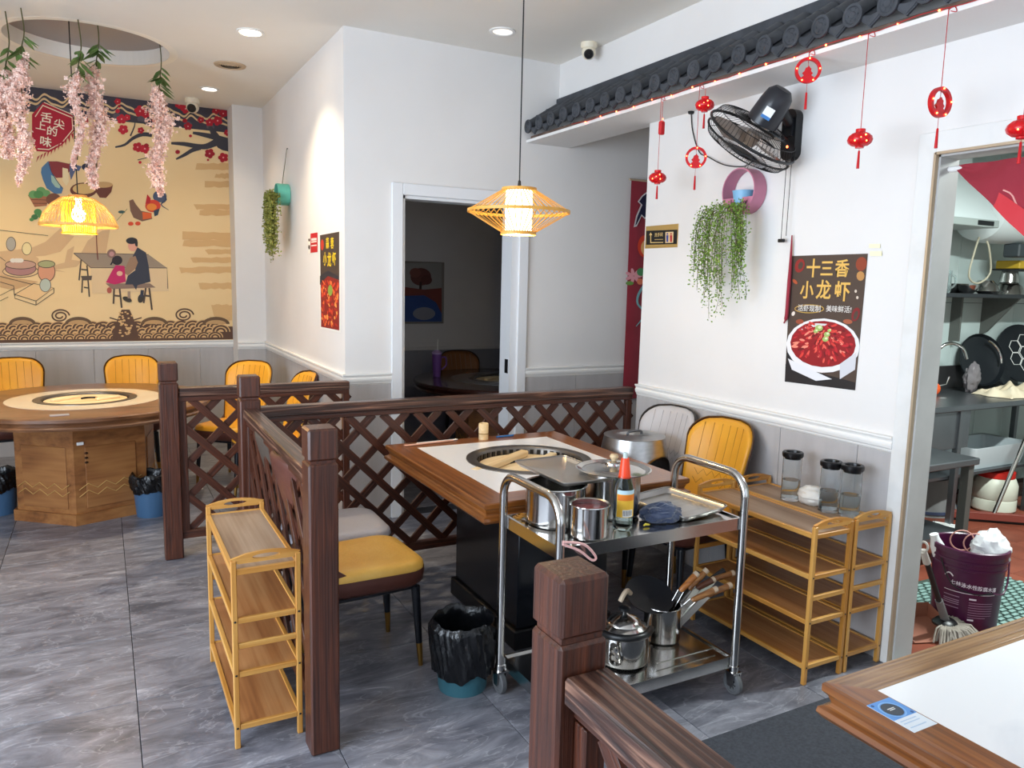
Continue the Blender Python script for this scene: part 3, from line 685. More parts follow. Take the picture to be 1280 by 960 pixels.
rack('bamboo rack touching the fan wall, carrying the three black-lidded jars', 2.805, 1.995, 0, BGREY)

def crumple(r, c, amp, seed, n=26, k=18):
    rnd = random.Random(seed); W = [(Vector((rnd.gauss(0, 1), rnd.gauss(0, 1), rnd.gauss(0, 1)))*rnd.choice((2, 4, 6)), rnd.random()*6) for _ in range(9)]; mb = MB(); mb.ball((0, 0, 0), 1, n, k)
    out = []
    for v in mb.v:
        p = Vector(v); f = 1+amp*sum(abs(math.sin(p.dot(q)+h))-.6 for q, h in W)/2; p *= f; out.append((c[0]+p.x*r[0], c[1]+p.y*r[1], max(.001, c[2]+p.z*r[2])))
    mb.v = out; return mb
# ------------------------------------------------------------------ waste bins
def bin_(label, x, y, r, h, m, bagdown, seed):
    t = thing('waste_bin', label, 'bin', (x, y, 0), 0, 'bins with black bags'); rnd = random.Random(seed)
    MB().lathe([(.001, .004), (r*.80, 0), (r*.82, .01), (r, h), (r+.006, h), (r+.006, h-.012), (r-.004, h-.012), (r*.8, .012), (.001, .012)], 32).build('bin_body', m, t)
    ph = [rnd.random()*6 for _ in range(4)]
    def fn(u, v):
        a = 2*PI*u; w = .5*math.sin(4*a+ph[0])+.3*math.sin(7*a+ph[1]+3*v)+.18*math.sin(15*a+ph[3]-6*v)+.08*math.sin(31*a+9*v)
        if v < .3: k = v/.3; rr = r*.86+.0*k; z = h*(.15+.85*k)+.012*w*k; rr = r*(.72+.22*k)+.004*w
        elif v < .45: k = (v-.3)/.15; z = h+.018*math.sin(PI*k)+.012*w; rr = r*(.96+.12*k)
        else: k = (v-.45)/.55; z = h-(h-bagdown)*k+.012*w*(1-k)+.018*w*k; rr = r*(1.12+.04*math.sin(PI*k))-(r*.12)*k+.004*math.sin(9*a+ph[2]+4*k)+.003*math.sin(29*a-8*k)
        return (rr*math.cos(a), rr*math.sin(a), z)
    MB().grid(fn, 120, 24).build('bin_bag', BAG, t)
    return t
bin_('teal bin with drooping black bag standing beside the trolley wheel', 1.205, 2.60, .118, .27, BINT, .075, 3)
bin_('blue bin with black bag between the round table and the small post', .24, 5.50, .115, .27, BIN, .17, 4)
bin_('blue bin with black bag at the left photo edge by the round table', -.655, 5.93, .115, .27, BIN, .17, 5)
# ------------------------------------------------------------------ tiled eave along the beam
t = thing('tiled_eave', 'charcoal clay tile eave running along the beam above the fan wall', 'roof eave')
Y0, Y1 = .35, YD-.005
bar('ridge_board', (2.886, Y0, 2.835), (2.886, Y1, 2.835), .024, .085, TILEG, t)
bar('batten', (2.690, Y0, 2.592), (2.690, Y1, 2.592), .03, .028, BATTEN, t)
sl = Vector((-.235, 0, -.148)); top = Vector((2.872, 0, 2.80)); Ls = sl.length; sd = sl/Ls; sn = Vector((-sd.z, 0, sd.x)); sn = sn if sn.z > 0 else -sn
BX = Matrix(((0, 1, 0, 0), (0, 0, 1, 0), (1, 0, 0, 0), (0, 0, 0, 1)))
cov = MB(); cr = .040       # local: x down the slope, y along the eave, z off the slope
cov.grid(lambda u, v: (Ls*v, cr*math.cos(PI*u), .004+cr*math.sin(PI*u)), 10, 3)
for k in (.33, .66): cov.tube([(Ls*k, (cr+.001)*math.cos(PI*i/10), .004+(cr+.001)*math.sin(PI*i/10)) for i in range(11)], .0022, 4, sm=False)
COV = cov.mesh('cover_tile', TILEG)
dsc = MB().lathe([(0.001, .012), (.012, .013), (.015, .010), (.030, .010), (.034, .014), (.044, .013), (.046, .006), (.044, 0), (.001, 0)], 24)
for k in range(6):
    a = 2*PI*k/6; dsc.ball((.022*math.cos(a), .022*math.sin(a), .010), (.005, .005, .003), 6, 4)
DSC = dsc.mesh('end_disc', TILEG)
pan = MB()
pan.grid(lambda u, v: (Ls*v, -.052+.104*u, .002-.016*math.sin(PI*u)), 8, 2)
PAN = pan.mesh('pan_tile', TILEG)
dp = [(-.055, .006)] + [(-.055+.11*k/10, .006-.016*math.sin(PI*k/10)) for k in range(1, 10)] + [(.055, .006), (.050, -.014), (.030, -.034), (.012, -.046), (0, -.056), (-.012, -.046), (-.030, -.034), (-.050, -.014)]
drp = MB().prism(dp, Matrix(), .010); drp.prism([(x*.72, y*.72-.008) for x, y in dp], Matrix(), .003, z0=.010)
DRP = drp.mesh('drip_tile', TILEG)
n = int((Y1-Y0)/.152)
for i in range(n+1):
    y = Y1-.05-.152*i
    Mx = Matrix(((sd.x, 0, sn.x, top.x), (0, 1, 0, y), (sd.z, 0, sn.z, top.z), (0, 0, 0, 1)))
    if Mx.determinant() < 0: Mx = Matrix(((sd.x, 0, sn.x, top.x), (0, -1, 0, y), (sd.z, 0, sn.z, top.z), (0, 0, 0, 1)))
    ct = linked('cover_tile', COV, t, Mx)
    e = Vector((Ls, 0, .008)); nx = Vector((.92, 0, -.39)).normalized()
    De = frame(e, (0, 1, 0), (.86, 0, .51)); linked('end_disc', DSC, ct, De)
    Mp = Mx.copy(); Mp.translation.y = y-.076
    pt = linked('pan_tile', PAN, t, Mp)
    linked('drip_tile', DRP, pt, frame((Ls-.004, 0, -.004), (0, 1, 0), (.83, 0, .56)))
rebase(t, (2.76, 2.5, 2.58))

# ------------------------------------------------------------------ ceiling fittings
def downlight(label, x, y, r, power, col, glow):
    t = thing('downlight', label, 'ceiling light', (x, y, CZ), 0, 'recessed ceiling downlights')
    MB().lathe([(r*.72, -.001), (r*.80, -.008), (r, -.006), (r, 0)], 32).build('trim_ring', TRIMW, t)
    MB().lathe([(.001, -.003), (r*.74, -.003)], 32).build('lens', mat('downlight_lens_%d' % (glow*10), '#fff6e6', .4, emit=glow, ecol='#ffe9c4' if glow > 4 else '#fff8ee'), t)
    if power:
        l = bpy.data.lights.new('downlight_beam', 'SPOT'); l.energy = power; l.color = col; l.spot_size = math.radians(110); l.spot_blend = .8; l.shadow_soft_size = .05
        o = bpy.data.objects.new('downlight_beam', l); COL.objects.link(o); o.parent = t; o.location = (0, 0, -.02)
downlight('glowing warm downlight in the ceiling nearest the white corner', .893, 5.228, .085, 85, (1, .82, .56), 22)
downlight('unlit-looking downlight in the ceiling before the doorway wall', 2.225, 4.366, .08, 0, (1, 1, 1), .6)
downlight('small pale downlight in the ceiling close to the mural', .854, 6.95, .075, 14, (1, .85, .62), 4)
downlight('warm downlight outside the left photo edge, nearer the entrance', -.9, 5.0, .08, 45, (1, .80, .52), 12)
downlight('warm downlight outside the left photo edge, nearer the mural', -.9, 6.9, .08, 45, (1, .80, .52), 12)
t = thing('ceiling_vent', 'round brownish ceiling vent between the two lit downlights', 'vent', (.895, 6.10, CZ))
VENT = mat('yellowed_vent_plastic', '#b9a184', .6)
MB().lathe([(.075, -.004), (.085, -.012), (.108, -.008), (.112, 0)], 32).build('vent_rim', VENT, t)
for k in range(1, 5): MB().lathe([(.016*k, -.010), (.016*k+.009, -.004)], 28).build('louvre', VENT, t)
MB().lathe([(.001, -.002), (.08, -.002)], 28).build('vent_throat', mat('vent_dark', '#4a3c30', .8), t)
def dome_cam(label, x, y, s, aim):
    t = thing('security_camera', label, 'camera', (x, y, CZ)); CR = mat('cream_camera_plastic', '#e4dac4', .45)
    MB().lathe([(.001, 0), (.052*s, 0), (.052*s, -.022*s), (.044*s, -.034*s), (.001, -.034*s)], 24).build('camera_base', CR, t)
    d = Vector(aim).normalized(); c = Vector((0, 0, -.055*s))
    MB().ball(c, .045*s, 16, 12).build('camera_body', CR, t)
    R = d.to_track_quat('Z', 'Y').to_matrix()
    MB().lathe([(.001, .05*s), (.024*s, .049*s), (.030*s, .040*s), (.032*s, .028*s)], 20, c, R).build('camera_lens', BLACK, t)
dome_cam('cream dome security camera on the ceiling beside the beam', 2.80, 4.28, 1.0, (-.45, -.75, -.6))
dome_cam('small pale dome camera on the ceiling before the mural', .77, 7.42, 1.2, (-.3, -.8, -.5))

# ------------------------------------------------------------------ pendant lamps
BAMG = mat('bamboo_slat_lit', '#d99a3a', .45, col2='#e6b056', scale=20)
def lamp_bulb(par, z, power, r=.04):
    l = bpy.data.lights.new('pendant_glow', 'POINT'); l.energy = power; l.color = (1, .74, .38); l.shadow_soft_size = r
    o = bpy.data.objects.new('pendant_glow', l); COL.objects.link(o); o.parent = par; o.location = (0, 0, z)
px, py = 1.725, 3.18
t = thing('pendant_lamp', 'diamond-shaped bamboo pendant lamp with glowing white core over the square table', 'lamp', (px, py, 1.82))
MB().cyl((0, 0, .225), (0, 0, CZ-1.82), .0035, n=6).build('cord', BLACK, t); MB().cyl((0, 0, .215), (0, 0, .245), .010, .006, n=8).build('cord_grip', BLACK, t)
MB().lathe([(.001, .0), (.05, 0), (.05, -.02+.02), (.045, .03), (.001, .035)], 20, (0, 0, CZ-1.82-.036)).build('ceiling_rose', BLACK, t)
for nm, r, z, h in (('top_ring', .078, .205, .014), ('waist_ring', .236, .105, .014), ('bottom_ring', .080, .006, .016)):
    MB().lathe([(r-.004, z-h/2), (r+.003, z-h/2), (r+.003, z+h/2), (r-.004, z+h/2), (r-.004, z-h/2)], 40, sm=True).build(nm, BAMG, t)
SL = MB().box(-.5, -.0022, -.001, .5, .0022, .001).mesh('rib', BAMG)
def ribs(par, r0, z0, r1, z1, n, tw=0.0):
    for i in range(n):
        a = 2*PI*i/n; b = a+tw; p = Vector((r0*math.cos(a), r0*math.sin(a), z0)); q = Vector((r1*math.cos(b), r1*math.sin(b), z1)); d = q-p
        M3 = framex((p+q)/2, d, Vector((math.cos(a), math.sin(a), .3))); linked('rib', SL, par, M3 @ Matrix.Diagonal((d.length, 1, 1, 1)))
ribs(t, .078, .203, .236, .108, 44); ribs(t, .236, .102, .080, .010, 44)
MB().lathe([(.058, .0), (.062, .004), (.062, .195), (.058, .2)], 32).build('glass_core', mat('core_glass_lit', '#fff0d0', .4, emit=5.5, ecol='#ffe2a8'), t)
lamp_bulb(t, -.03, 6)
px, py = -.108, 5.80
t = thing('pendant_lamp', 'dome-shaped woven bamboo pendant lamp glowing over the round table', 'lamp', (px, py, 1.85))
MB().cyl((0, 0, .22), (0, 0, CZ+.10-1.85), .0035, n=6).build('cord', BLACK, t)
prof = [(.05, .235), (.10, .222), (.155, .18), (.20, .12), (.226, .055)]
WV = mat('woven_bamboo_warm', '#d79a46', .5, col2='#e5b263', scale=30)
for r, z in ((.05, .235), (.226, .05)): MB().lathe([(r-.004, z-.008), (r+.004, z-.008), (r+.004, z+.008), (r-.004, z+.008), (r-.004, z-.008)], 40).build('shade_ring', WV, t)
for i in range(56):
    a = 2*PI*i/56; m = MB().tube([(r*math.cos(a+.25*k/4), r*math.sin(a+.25*k/4), z) for k, (r, z) in enumerate(prof)], .0026, 4, sm=False)
    m.build('rib', WV, t)
core = MB(); BC = mat('inner_cane_lit', '#f0b52e', .5, emit=.15, ecol='#ffb52a')
for i in range(48):
    a = 2*PI*i/48; MB().tube([(.098*math.cos(a), .098*math.sin(a), .20), (.100*math.cos(a), .100*math.sin(a), .05), (.094*math.cos(a), .094*math.sin(a), .0)], .0028, 4, sm=False).build('inner_cane', BC, t)
for z in (.2, .05, 0): MB().lathe([(.102, z-.004), (.106, z-.004), (.106, z+.004), (.102, z+.004), (.102, z-.004)], 36).build('core_ring', BC, t)
MB().ball((0, 0, .12), (.042, .042, .05), 16, 12).cyl((0, 0, .16), (0, 0, .22), .02, n=12).build('bulb', mat('bulb_lit', '#fff4d8', .4, emit=14, ecol='#ffe9b8'), t)
lamp_bulb(t, .03, 5, .05)

# ------------------------------------------------------------------ wisteria garlands hung under the recess
def garland(label, pts, x_px, leafn, seed, Yd, lx=None):
    rnd = random.Random(seed)
    top = at(x_px, pts[0], Y=Yd); a = at(x_px, pts[1], Y=Yd); b = at(x_px, pts[2], Y=Yd); wpx = pts[3]; hw = (at(x_px+wpx/2, 200, Y=Yd)-at(x_px-wpx/2, 200, Y=Yd)).length/2
    t = thing('wisteria_garland', label, 'garland', (b.x, b.y, b.z), 0, 'artificial pink wisteria'); B = Vector(b)
    ztop = CZ+(.098 if ((top.x-RC.x)/RR)**2+((top.y-RC.y)/(RR*RY))**2 < 1 else -.001)
    st = [Vector((top.x, top.y, ztop))-B, Vector((top.x+.01, top.y, (ztop+a.z)/2))-B, a-B, (a+b)/2-B+Vector((.01, 0, 0)), Vector((0, 0, .03))]
    MB().tube(smoothpts(st), .0035, 6).build('stem', STEM, t)
    H = a.z-b.z; hw *= 1.15; nfl = int(2600*hw/.09*H/.75); V = []; Fs = []; m = MB()
    for i in range(nfl):
        h = rnd.random(); rr = hw*(1-.75*h**2.2)*(min(1, .35+h*5)); th = rnd.random()*2*PI; q = math.sqrt(rnd.random()); 
        rr *= .62+.30*math.sin(h*13+seed*2+2*math.sin(th))+.12*math.sin(31*h+3*th); q = abs(rnd.gauss(0, .62)); q = min(q, 1.35)
        c = Vector((0, 0, 0)).lerp(a-b, 1-h)+Vector((rr*q*math.cos(th)+.022*math.sin(8*h+seed), rr*q*math.sin(th), rnd.gauss(0, .012)))
        ax = Vector((rnd.gauss(0, 1), rnd.gauss(0, 1), rnd.gauss(0, 1)-.4)).normalized(); e1 = ax.orthogonal().normalized(); e2 = ax.cross(e1); s = .011+.007*rnd.random(); k = 4
        for j in range(k):
            w = 2*PI*j/k; d = e1*math.cos(w)+e2*math.sin(w); p = e1*(-math.sin(w))+e2*math.cos(w); o = len(V)
            V += [c, c+d*s*.6+p*s*.38+ax*s*.15, c+d*s+ax*s*.4, c+d*s*.6-p*s*.38+ax*s*.15]; Fs.append((o, o+1, o+2, o+3))
    m.add(V, Fs, 0, False); stuff(m.build('blossoms', PINK, t, fix=False))
    for i in range(leafn):
        h = rnd.random(); base = st[1].lerp(st[2], h*.9+.1) if lx is None else lx-B+Vector((rnd.gauss(0, .02), rnd.gauss(0, .02), -.10*h))
        th = rnd.random()*2*PI; d = Vector((math.cos(th), math.sin(th), -.5-.5*rnd.random())).normalized(); L = .085+.04*rnd.random(); p = d.cross(Vector((0, 0, 1))).normalized()*L*.20
        nn = Vector((0, 0, .008)); q = [base, base+d*L*.3+p, base+d*L*.65+p*.8, base+d*L, base+d*L*.65-p*.8, base+d*L*.3-p]; mid = base+d*L*.5-nn
        MB().add([*q, mid], [(0, 1, 6), (1, 2, 6), (2, 3, 6), (3, 4, 6), (4, 5, 6), (5, 0, 6)]).build('leaf', LEAF, t, fix=False)
GA = 'pink wisteria garland '
garland(GA+'at the left photo edge, widest and fullest of them', (5, 92, 195, 46), 6, 8, 1, 5.62)
garland(GA+'second from the left photo edge, tapering past the pennant', (12, 70, 226, 30), 26, 12, 2, 5.50)
garland(GA+'slim one directly above the woven pendant lamp', (16, 92, 206, 18), 97, 10, 3, 5.55)
garland(GA+'long full one just right of the woven pendant cord', (22, 86, 232, 32), 120, 14, 4, 5.65)
garland(GA+'rightmost one, hanging in front of the plum branch', (60, 112, 242, 33), 199, 16, 5, 5.95)
# ------------------------------------------------------------------ flat prints on walls
class Decal:
    def __init__(s, par, axis, pos, nrm, org): s.par = par; s.axis = axis; s.pos = pos; s.n = Vector(nrm); s.k = 1; s.mb = None; s.org = Vector(org)
    def P(s, x, y, k=None):
        p = at(x, y, X=s.pos) if s.axis == 'X' else at(x, y, Y=s.pos)
        return p+s.n*(.0004*(s.k if k is None else k))-s.org
    def new(s, name): s.mb = MB(); s.mats = []; s.name = name; return s
    def mi(s, c):
        m = mat('print_'+c.lstrip('#'), c, .6)
        if m not in s.mats: s.mats.append(m)
        return s.mats.index(m)
    def poly(s, pts, c, sc=1, o=(0, 0), up=1):
        s.k += up*.25; s.mb.add([s.P(o[0]+x/sc, o[1]+y/sc) for x, y in pts], [tuple(range(len(pts)))], s.mi(c)); return s
    def ell(s, x, y, rx, ry, c, sc=1, o=(0, 0), rot=0, n=20, up=1, a0=0, a1=2*PI):
        cr, sr = math.cos(rot), math.sin(rot); pts = []
        for i in range(n if a1-a0 > 6.2 else n+1):
            a = a0+(a1-a0)*i/n; u, v = rx*math.cos(a), ry*math.sin(a); pts.append((x+u*cr-v*sr, y+u*sr+v*cr))
        return s.poly(pts, c, sc, o, up)
    def line(s, pts, w, c, sc=1, o=(0, 0), sp=True, up=1):
        P = [Vector((a, b, 0)) for a, b in pts]; ws = w if isinstance(w, (list, tuple)) else [w]*len(P)
        if sp and len(P) > 2:
            W = [Vector((q, 0, 0)) for q in ws]; P = smoothpts(P, 3); ws = [q.x for q in smoothpts(W, 3)]
        Lf = []; Rt = []
        for i, p in enumerate(P):
            d = P[min(i+1, len(P)-1)]-P[max(i-1, 0)]; d = d.normalized() if d.length > 1e-9 else Vector((1, 0, 0)); q = Vector((-d.y, d.x, 0))*ws[i]/2; Lf.append(p+q); Rt.append(p-q)
        s.k += up*.25
        V = [s.P(o[0]+p.x/sc, o[1]+p.y/sc) for i in range(len(P)) for p in (Lf[i], Rt[i])]
        s.mb.add(V, [(2*i, 2*i+1, 2*i+3, 2*i+2) for i in range(len(P)-1)], s.mi(c)); return s
    def ring(s, x, y, rx, ry, w, c, sc=1, o=(0, 0), n=24, **k):
        return s.line([(x+rx*math.cos(2*PI*i/n), y+ry*math.sin(2*PI*i/n)) for i in range(n+1)], w, c, sc, o, sp=False)
    def done(s, name=None):
        o = s.mb.build(name or s.name, s.mats, s.par, fix=False); s.mb = None; return o
    def text(s, body, x, y, hpx, c, bold=.02, sx=1, tilt=0):
        h = (s.P(x, y-hpx/2)-s.P(x, y+hpx/2)).length; right = (s.P(x+5, y)-s.P(x-5, y)).normalized()
        right = Vector((0, -1, 0)) if s.axis == 'X' else Vector((1, 0, 0))
        s.k += .5; R = Matrix.Rotation(tilt, 4, 'Z'); m = mat('print_'+c.lstrip('#'), c, .6)
        return text(body, h/.95, m, s.par, frame(s.P(x, y), right, s.n) @ R, bold=bold, ext=.0002, sx=sx)

# mural
MUR = mat('mural_print_cream', '#f2d5a2', .62, col2='#ecca92', scale=.9, rnd=False)
mu = thing('mural', 'beige wall mural with plum blossom, red pennant, village figures and wave border', 'mural', (-.5, YM, RZ))
MB().box(-1.98, -.003, .0, 1.60, -.0002, CZ-RZ).build('mural_sheet', MUR, mu)
D = Decal(mu, 'Y', YM-.004, (0, -1, 0), (-.5, YM, RZ))
D.new('painted_roof_band'); dk = '#3b3742'
def wl_(x, z): return Vector((x, YM-.004, z))
def wpoly(pts, c):
    D.k += .25; D.mb.add([wl_(x, z)+D.n*(.0004*D.k)-D.org for x, z in pts], [tuple(range(len(pts)))], D.mi(c))
wpoly([(-1.95, CZ-.20), (1.10, CZ-.20), (1.10, CZ), (-1.95, CZ)], dk)
for row, zc in ((0, CZ-.075), (1, CZ-.115)):
    U = []; Lw = []
    for i in range(153*2):
        x = -1.95+.01*i; zz = zc+.022*math.sin((x*2*PI/.19)+row*.4)+.008*math.sin(x*4*PI/.19); U.append((x, zz+.011)); Lw.append((x, zz-.007))
    for i in range(len(U)-1): 
        if i % 1 == 0: D.mb.add([wl_(*q)+D.n*(.0004*D.k+.0001*row+.0002)-D.org for q in (Lw[i], Lw[i+1], U[i+1], U[i])], [(0, 1, 2, 3)], D.mi('#d9bb8c'))
D.k += 1
for i in range(16):
    x = -1.9+.19*i; D.mb.add([wl_(x+.035*math.cos(a), CZ-.165+.03*math.sin(a))+D.n*(.0004*D.k)-D.org for a in [2*PI*k/12 for k in range(12)]], [tuple(range(12))], D.mi('#57505a'))
D.done()
D.k = 4; D.new('plum_branch'); tr = '#3c3a42'
D.line([(287, 183), (276, 180), (268, 168), (262, 158)], [13, 12, 8, 4], tr); D.line([(287, 178), (270, 172), (252, 168), (241, 166)], [9, 7, 5, 3], tr)
D.line([(270, 178), (258, 183), (247, 183), (230, 180), (214, 179)], [9, 7, 6, 5, 3], tr); D.line([(250, 184), (240, 188), (230, 194), (220, 199)], [7, 5, 4, 2], tr)
D.line([(190, 169), (178, 168), (166, 173), (156, 181), (144, 184)], [5, 5, 4, 3, 2], tr); D.line([(287, 164), (262, 162), (238, 158), (215, 152)], [2, 2, 1.6, 1], tr)
D.line([(192, 160), (178, 153), (166, 152), (155, 144)], [2, 2, 1.4, 1], tr); D.line([(163, 170), (168, 158), (170, 148), (178, 140)], [2, 1.4, 1.2, 1], tr); D.line([(172, 200), (184, 197)], 1, tr)
D.done(); D.new('plum_blossoms')
for (x, y, r) in ((152, 149, 6), (159, 147, 4), (175, 139, 7), (182, 143, 5), (195, 151, 5), (176, 163, 4), (154, 162, 6), (172, 184, 6), (181, 186, 6), (262, 192, 6), (279, 197, 6), (235, 158, 5), (251, 150, 4), (262, 153, 5), (272, 151, 6), (224, 131, 5), (232, 136, 6), (242, 131, 4), (270, 138, 5), (279, 142, 5), (284, 166, 4), (222, 190, 3), (107, 151, 4), (147, 127, 4), (147, 139, 3), (183, 182, 3), (149, 133, 2), (175, 203, 2), (260, 200, 1.5), (238, 170, 2), (231, 151, 3)):
    c = random.choice(['#b31228', '#c01a30', '#a30f24'])
    if r > 3.5:
        a0 = random.random()
        for k in range(5): D.ell(x+r*.6*math.cos(a0+k*1.257), y+r*.6*math.sin(a0+k*1.257), r*.5, r*.45, c, n=10, up=.15)
        D.ell(x, y, r*.18, r*.18, '#e9a3a0', n=6, up=.3)
    else: D.ell(x, y, r, r*.9, c, n=10, up=.2)
D.done()
D.k = 4; D.new('red_pennant')
D.poly([(54, 128), (92, 145), (93, 163), (78, 181), (62, 190), (46, 189), (40, 176), (40, 143)], '#b0122e')
D.line([(54, 132), (90, 147), (91, 162), (77, 179), (61, 187), (47, 186)], 1.3, '#f0dcc0', sp=False); D.line([(55, 128), (92, 144)], 1, '#f0dcc0', sp=False); D.line([(54, 131), (44, 146)], 1.2, '#f0dcc0', sp=False)
for k in range(11):
    t_ = k/10; x = 92-42*t_; y = 166+28*t_-8*t_*(1-t_)*-1; D.poly([(x, y), (x-3, y+2), (x-2-3*t_+1.5*(1-t_), y+9)], '#b0122e', up=.1)
D.done()
for ch, x, y, h in (('舌', 58, 148, 13), ('尖', 74, 156, 12), ('上', 51, 158, 11), ('的', 65, 165, 12), ('味', 57, 178, 13)): D.text(ch, x, y, h, '#f6ead2', bold=.014, tilt=-.12)
D.k = 4; D.new('painted_bending_figure'); o = (20, 190); s = 6.4
D.poly([(255, 75), (205, 125), (200, 165), (215, 220), (245, 290), (310, 335), (365, 332), (378, 290), (335, 240), (295, 170), (272, 80)], '#4f79a0', s, o)
D.poly([(280, 185), (305, 195), (355, 262), (350, 292), (315, 280), (285, 240)], '#a9c6b4', s, o); D.line([(262, 90), (285, 160), (330, 235), (372, 290)], 5, '#2b3550', s, o)
D.poly([(258, 75), (330, 75), (430, 95), (436, 150), (372, 205), (320, 207), (285, 160), (268, 95)], '#8c3334', s, o); D.poly([(372, 125), (415, 135), (424, 235), (402, 272), (372, 228)], '#f0dcae', s, o)
D.poly([(430, 90), (525, 115), (505, 152), (475, 150), (440, 225), (428, 170)], '#5a6486', s, o); D.ell(570, 120, 45, 30, '#262b44', s, o)
D.ell(540, 305, 108, 60, '#6d3a2a', s, o); D.ell(545, 295, 92, 42, '#dcb775', s, o)
D.poly([(622, 260), (775, 265), (762, 320), (720, 368), (670, 365), (640, 320)], '#6d3a2a', s, o); D.ell(698, 262, 76, 24, '#c9a06a', s, o)
D.poly([(95, 345), (265, 340), (245, 430), (150, 440)], '#a86a48', s, o); D.line([(120, 380), (255, 385)], 6, '#6d3f2a', s, o); D.line([(135, 410), (250, 412)], 6, '#6d3f2a', s, o)
for x, y, r in ((140, 340, 40), (200, 310, 38), (240, 330, 35), (180, 340, 40), (175, 480, 32), (150, 520, 28), (200, 510, 25), (125, 540, 18)): D.ell(x, y, r, r*.8, random.choice(['#4f8a4c', '#6ba060', '#3d7040']), s, o, n=12)
D.ell(300, 380, 60, 50, '#7a4a35', s, o); D.done()
D.k = 4; D.new('painted_rooster')
D.poly([(905, 390), (935, 378), (960, 420), (1000, 470), (1080, 488), (1090, 535), (1010, 555), (940, 525), (915, 470)], '#7d5a48', s, o); D.poly([(1010, 480), (1085, 488), (1085, 530), (1015, 540)], '#e0622c', s, o)
D.ell(1150, 355, 55, 48, '#4b566e', s, o); D.line([(1170, 320), (1200, 380), (1160, 420), (1222, 465)], [10, 16, 10, 3], '#3b455e', s, o)
D.ell(1095, 432, 62, 50, '#d8442a', s, o); D.ell(1085, 440, 40, 28, '#ee8a34', s, o); D.poly([(1050, 338), (1078, 372), (1070, 410), (1035, 415)], '#c01f28', s, o); D.poly([(1100, 470), (1150, 450), (1135, 505), (1108, 515)], '#2f4050', s, o)
for x, y in ((918, 574), (975, 572)): D.ell(x, y, 22, 16, '#dd4a26', s, o)
D.ell(845, 480, 28, 12, '#3c5a58', s, o); D.line([(805, 550), (890, 455)], 4, '#8a8a60', s, o); D.done()
D.k = 4; D.new('painted_family_at_table'); o = (0, 280); s = 5.818
D.poly([(535, 212), (900, 215), (1080, 222), (1215, 320), (660, 318)], '#9c8a76', s, o); D.poly([(660, 318), (1215, 320), (1228, 488), (670, 505)], '#e3c69a', s, o)
D.line([(535, 212), (660, 318), (1215, 320), (1220, 470)], 5, '#5a4a40', s, o, sp=False); D.line([(535, 212), (1080, 222)], 5, '#6a5a4e', s, o)
for a, b in (((590, 260), (575, 410)), ((632, 300), (640, 380)), ((600, 400), (595, 500)), ((640, 405), (650, 530)), ((590, 330), (640, 335)), ((610, 460), (640, 465))): D.line([a, b], 10, '#4c413a', s, o)
D.poly([(588, 378), (670, 376), (665, 408), (600, 410)], '#5a4d44', s, o)
D.poly([(768, 432), (1090, 432), (1132, 462), (815, 474)], '#8d7464', s, o)
for a, b in (((830, 470), (825, 580)), ((870, 470), (885, 610)), ((1060, 465), (1045, 575)), ((1085, 465), (1105, 625)), ((830, 520), (880, 525)), ((1050, 520), (1095, 525))): D.line([a, b], 13, '#54453c', s, o)
D.poly([(1000, 170), (1062, 208), (1080, 300), (1095, 420), (1000, 445), (990, 480), (965, 440), (910, 440), (930, 375), (985, 335), (965, 235)], '#363a48', s, o); D.poly([(945, 245), (985, 232), (1003, 280), (985, 325), (930, 372), (895, 355)], '#9d7c62', s, o)
D.ell(965, 160, 34, 38, '#e6a48c', s, o); D.ell(958, 122, 42, 24, '#2c2c32', s, o); D.poly([(975, 120), (1002, 130), (1000, 165), (985, 160)], '#2c2c32', s, o)
D.poly([(840, 300), (905, 305), (915, 420), (835, 440), (770, 425), (815, 340)], '#c22462', s, o); D.ell(852, 264, 38, 34, '#28242a', s, o); D.line([(820, 270), (805, 298)], 10, '#28242a', s, o); D.ell(870, 360, 22, 18, '#e6b49a', s, o)
D.ell(795, 482, 18, 22, '#b0584a', s, o); D.ell(925, 548, 35, 18, '#3c3630', s, o, rot=.4); D.ell(1025, 540, 22, 34, '#3c3630', s, o, rot=.3); D.line([(938, 490), (938, 540)], 20, '#a48a76', s, o); D.line([(1035, 480), (1030, 530)], 24, '#363a48', s, o)
D.ell(810, 215, 32, 32, '#8a6a60', s, o); D.ell(812, 218, 18, 18, '#c0908c', s, o); D.line([(700, 60), (705, 180), (712, 260)], 6, '#7a2f2a', s, o); D.done()
D.k = 3; D.new('painted_crockery')
D.poly([(190, 190), (330, 130), (440, 30), (470, 60), (540, 90), (440, 200), (330, 230), (200, 240)], '#d6b184', s, o, up=.1); D.poly([(590, 210), (640, 120), (740, 50), (800, 40), (780, 150), (770, 215)], '#d6b184', s, o, up=.1); D.poly([(290, 330), (470, 280), (490, 190), (540, 160), (520, 260), (590, 270), (560, 310), (400, 330), (480, 350)], '#d6b184', s, o, up=.1); D.poly([(0, 200), (180, 180), (280, 250), (280, 330), (0, 420)], '#d6b184', s, o, up=.1); D.poly([(0, 370), (280, 420), (100, 480), (0, 460)], '#cfa777', s, o, up=.1)
ol = '#4a4038'
for x, y, rx, ry, c in ((80, 145, 34, 50, '#b0a89a'), (195, 180, 34, 45, '#ecd9a0')): D.ell(x, y, rx, ry, c, s, o); D.ring(x, y, rx, ry, 4, ol, s, o)
for y, rx, ry, c in ((345, 130, 42, '#e0c090'), (325, 112, 50, '#b0807a'), (295, 112, 32, '#c39a84')): D.ell(150, y, rx, ry, c, s, o); D.ring(150, y, rx, ry, 5, ol, s, o)
for x in (95, 120, 150, 135): D.ell(x, 265, 22, 16, '#e6e0d2', s, o)
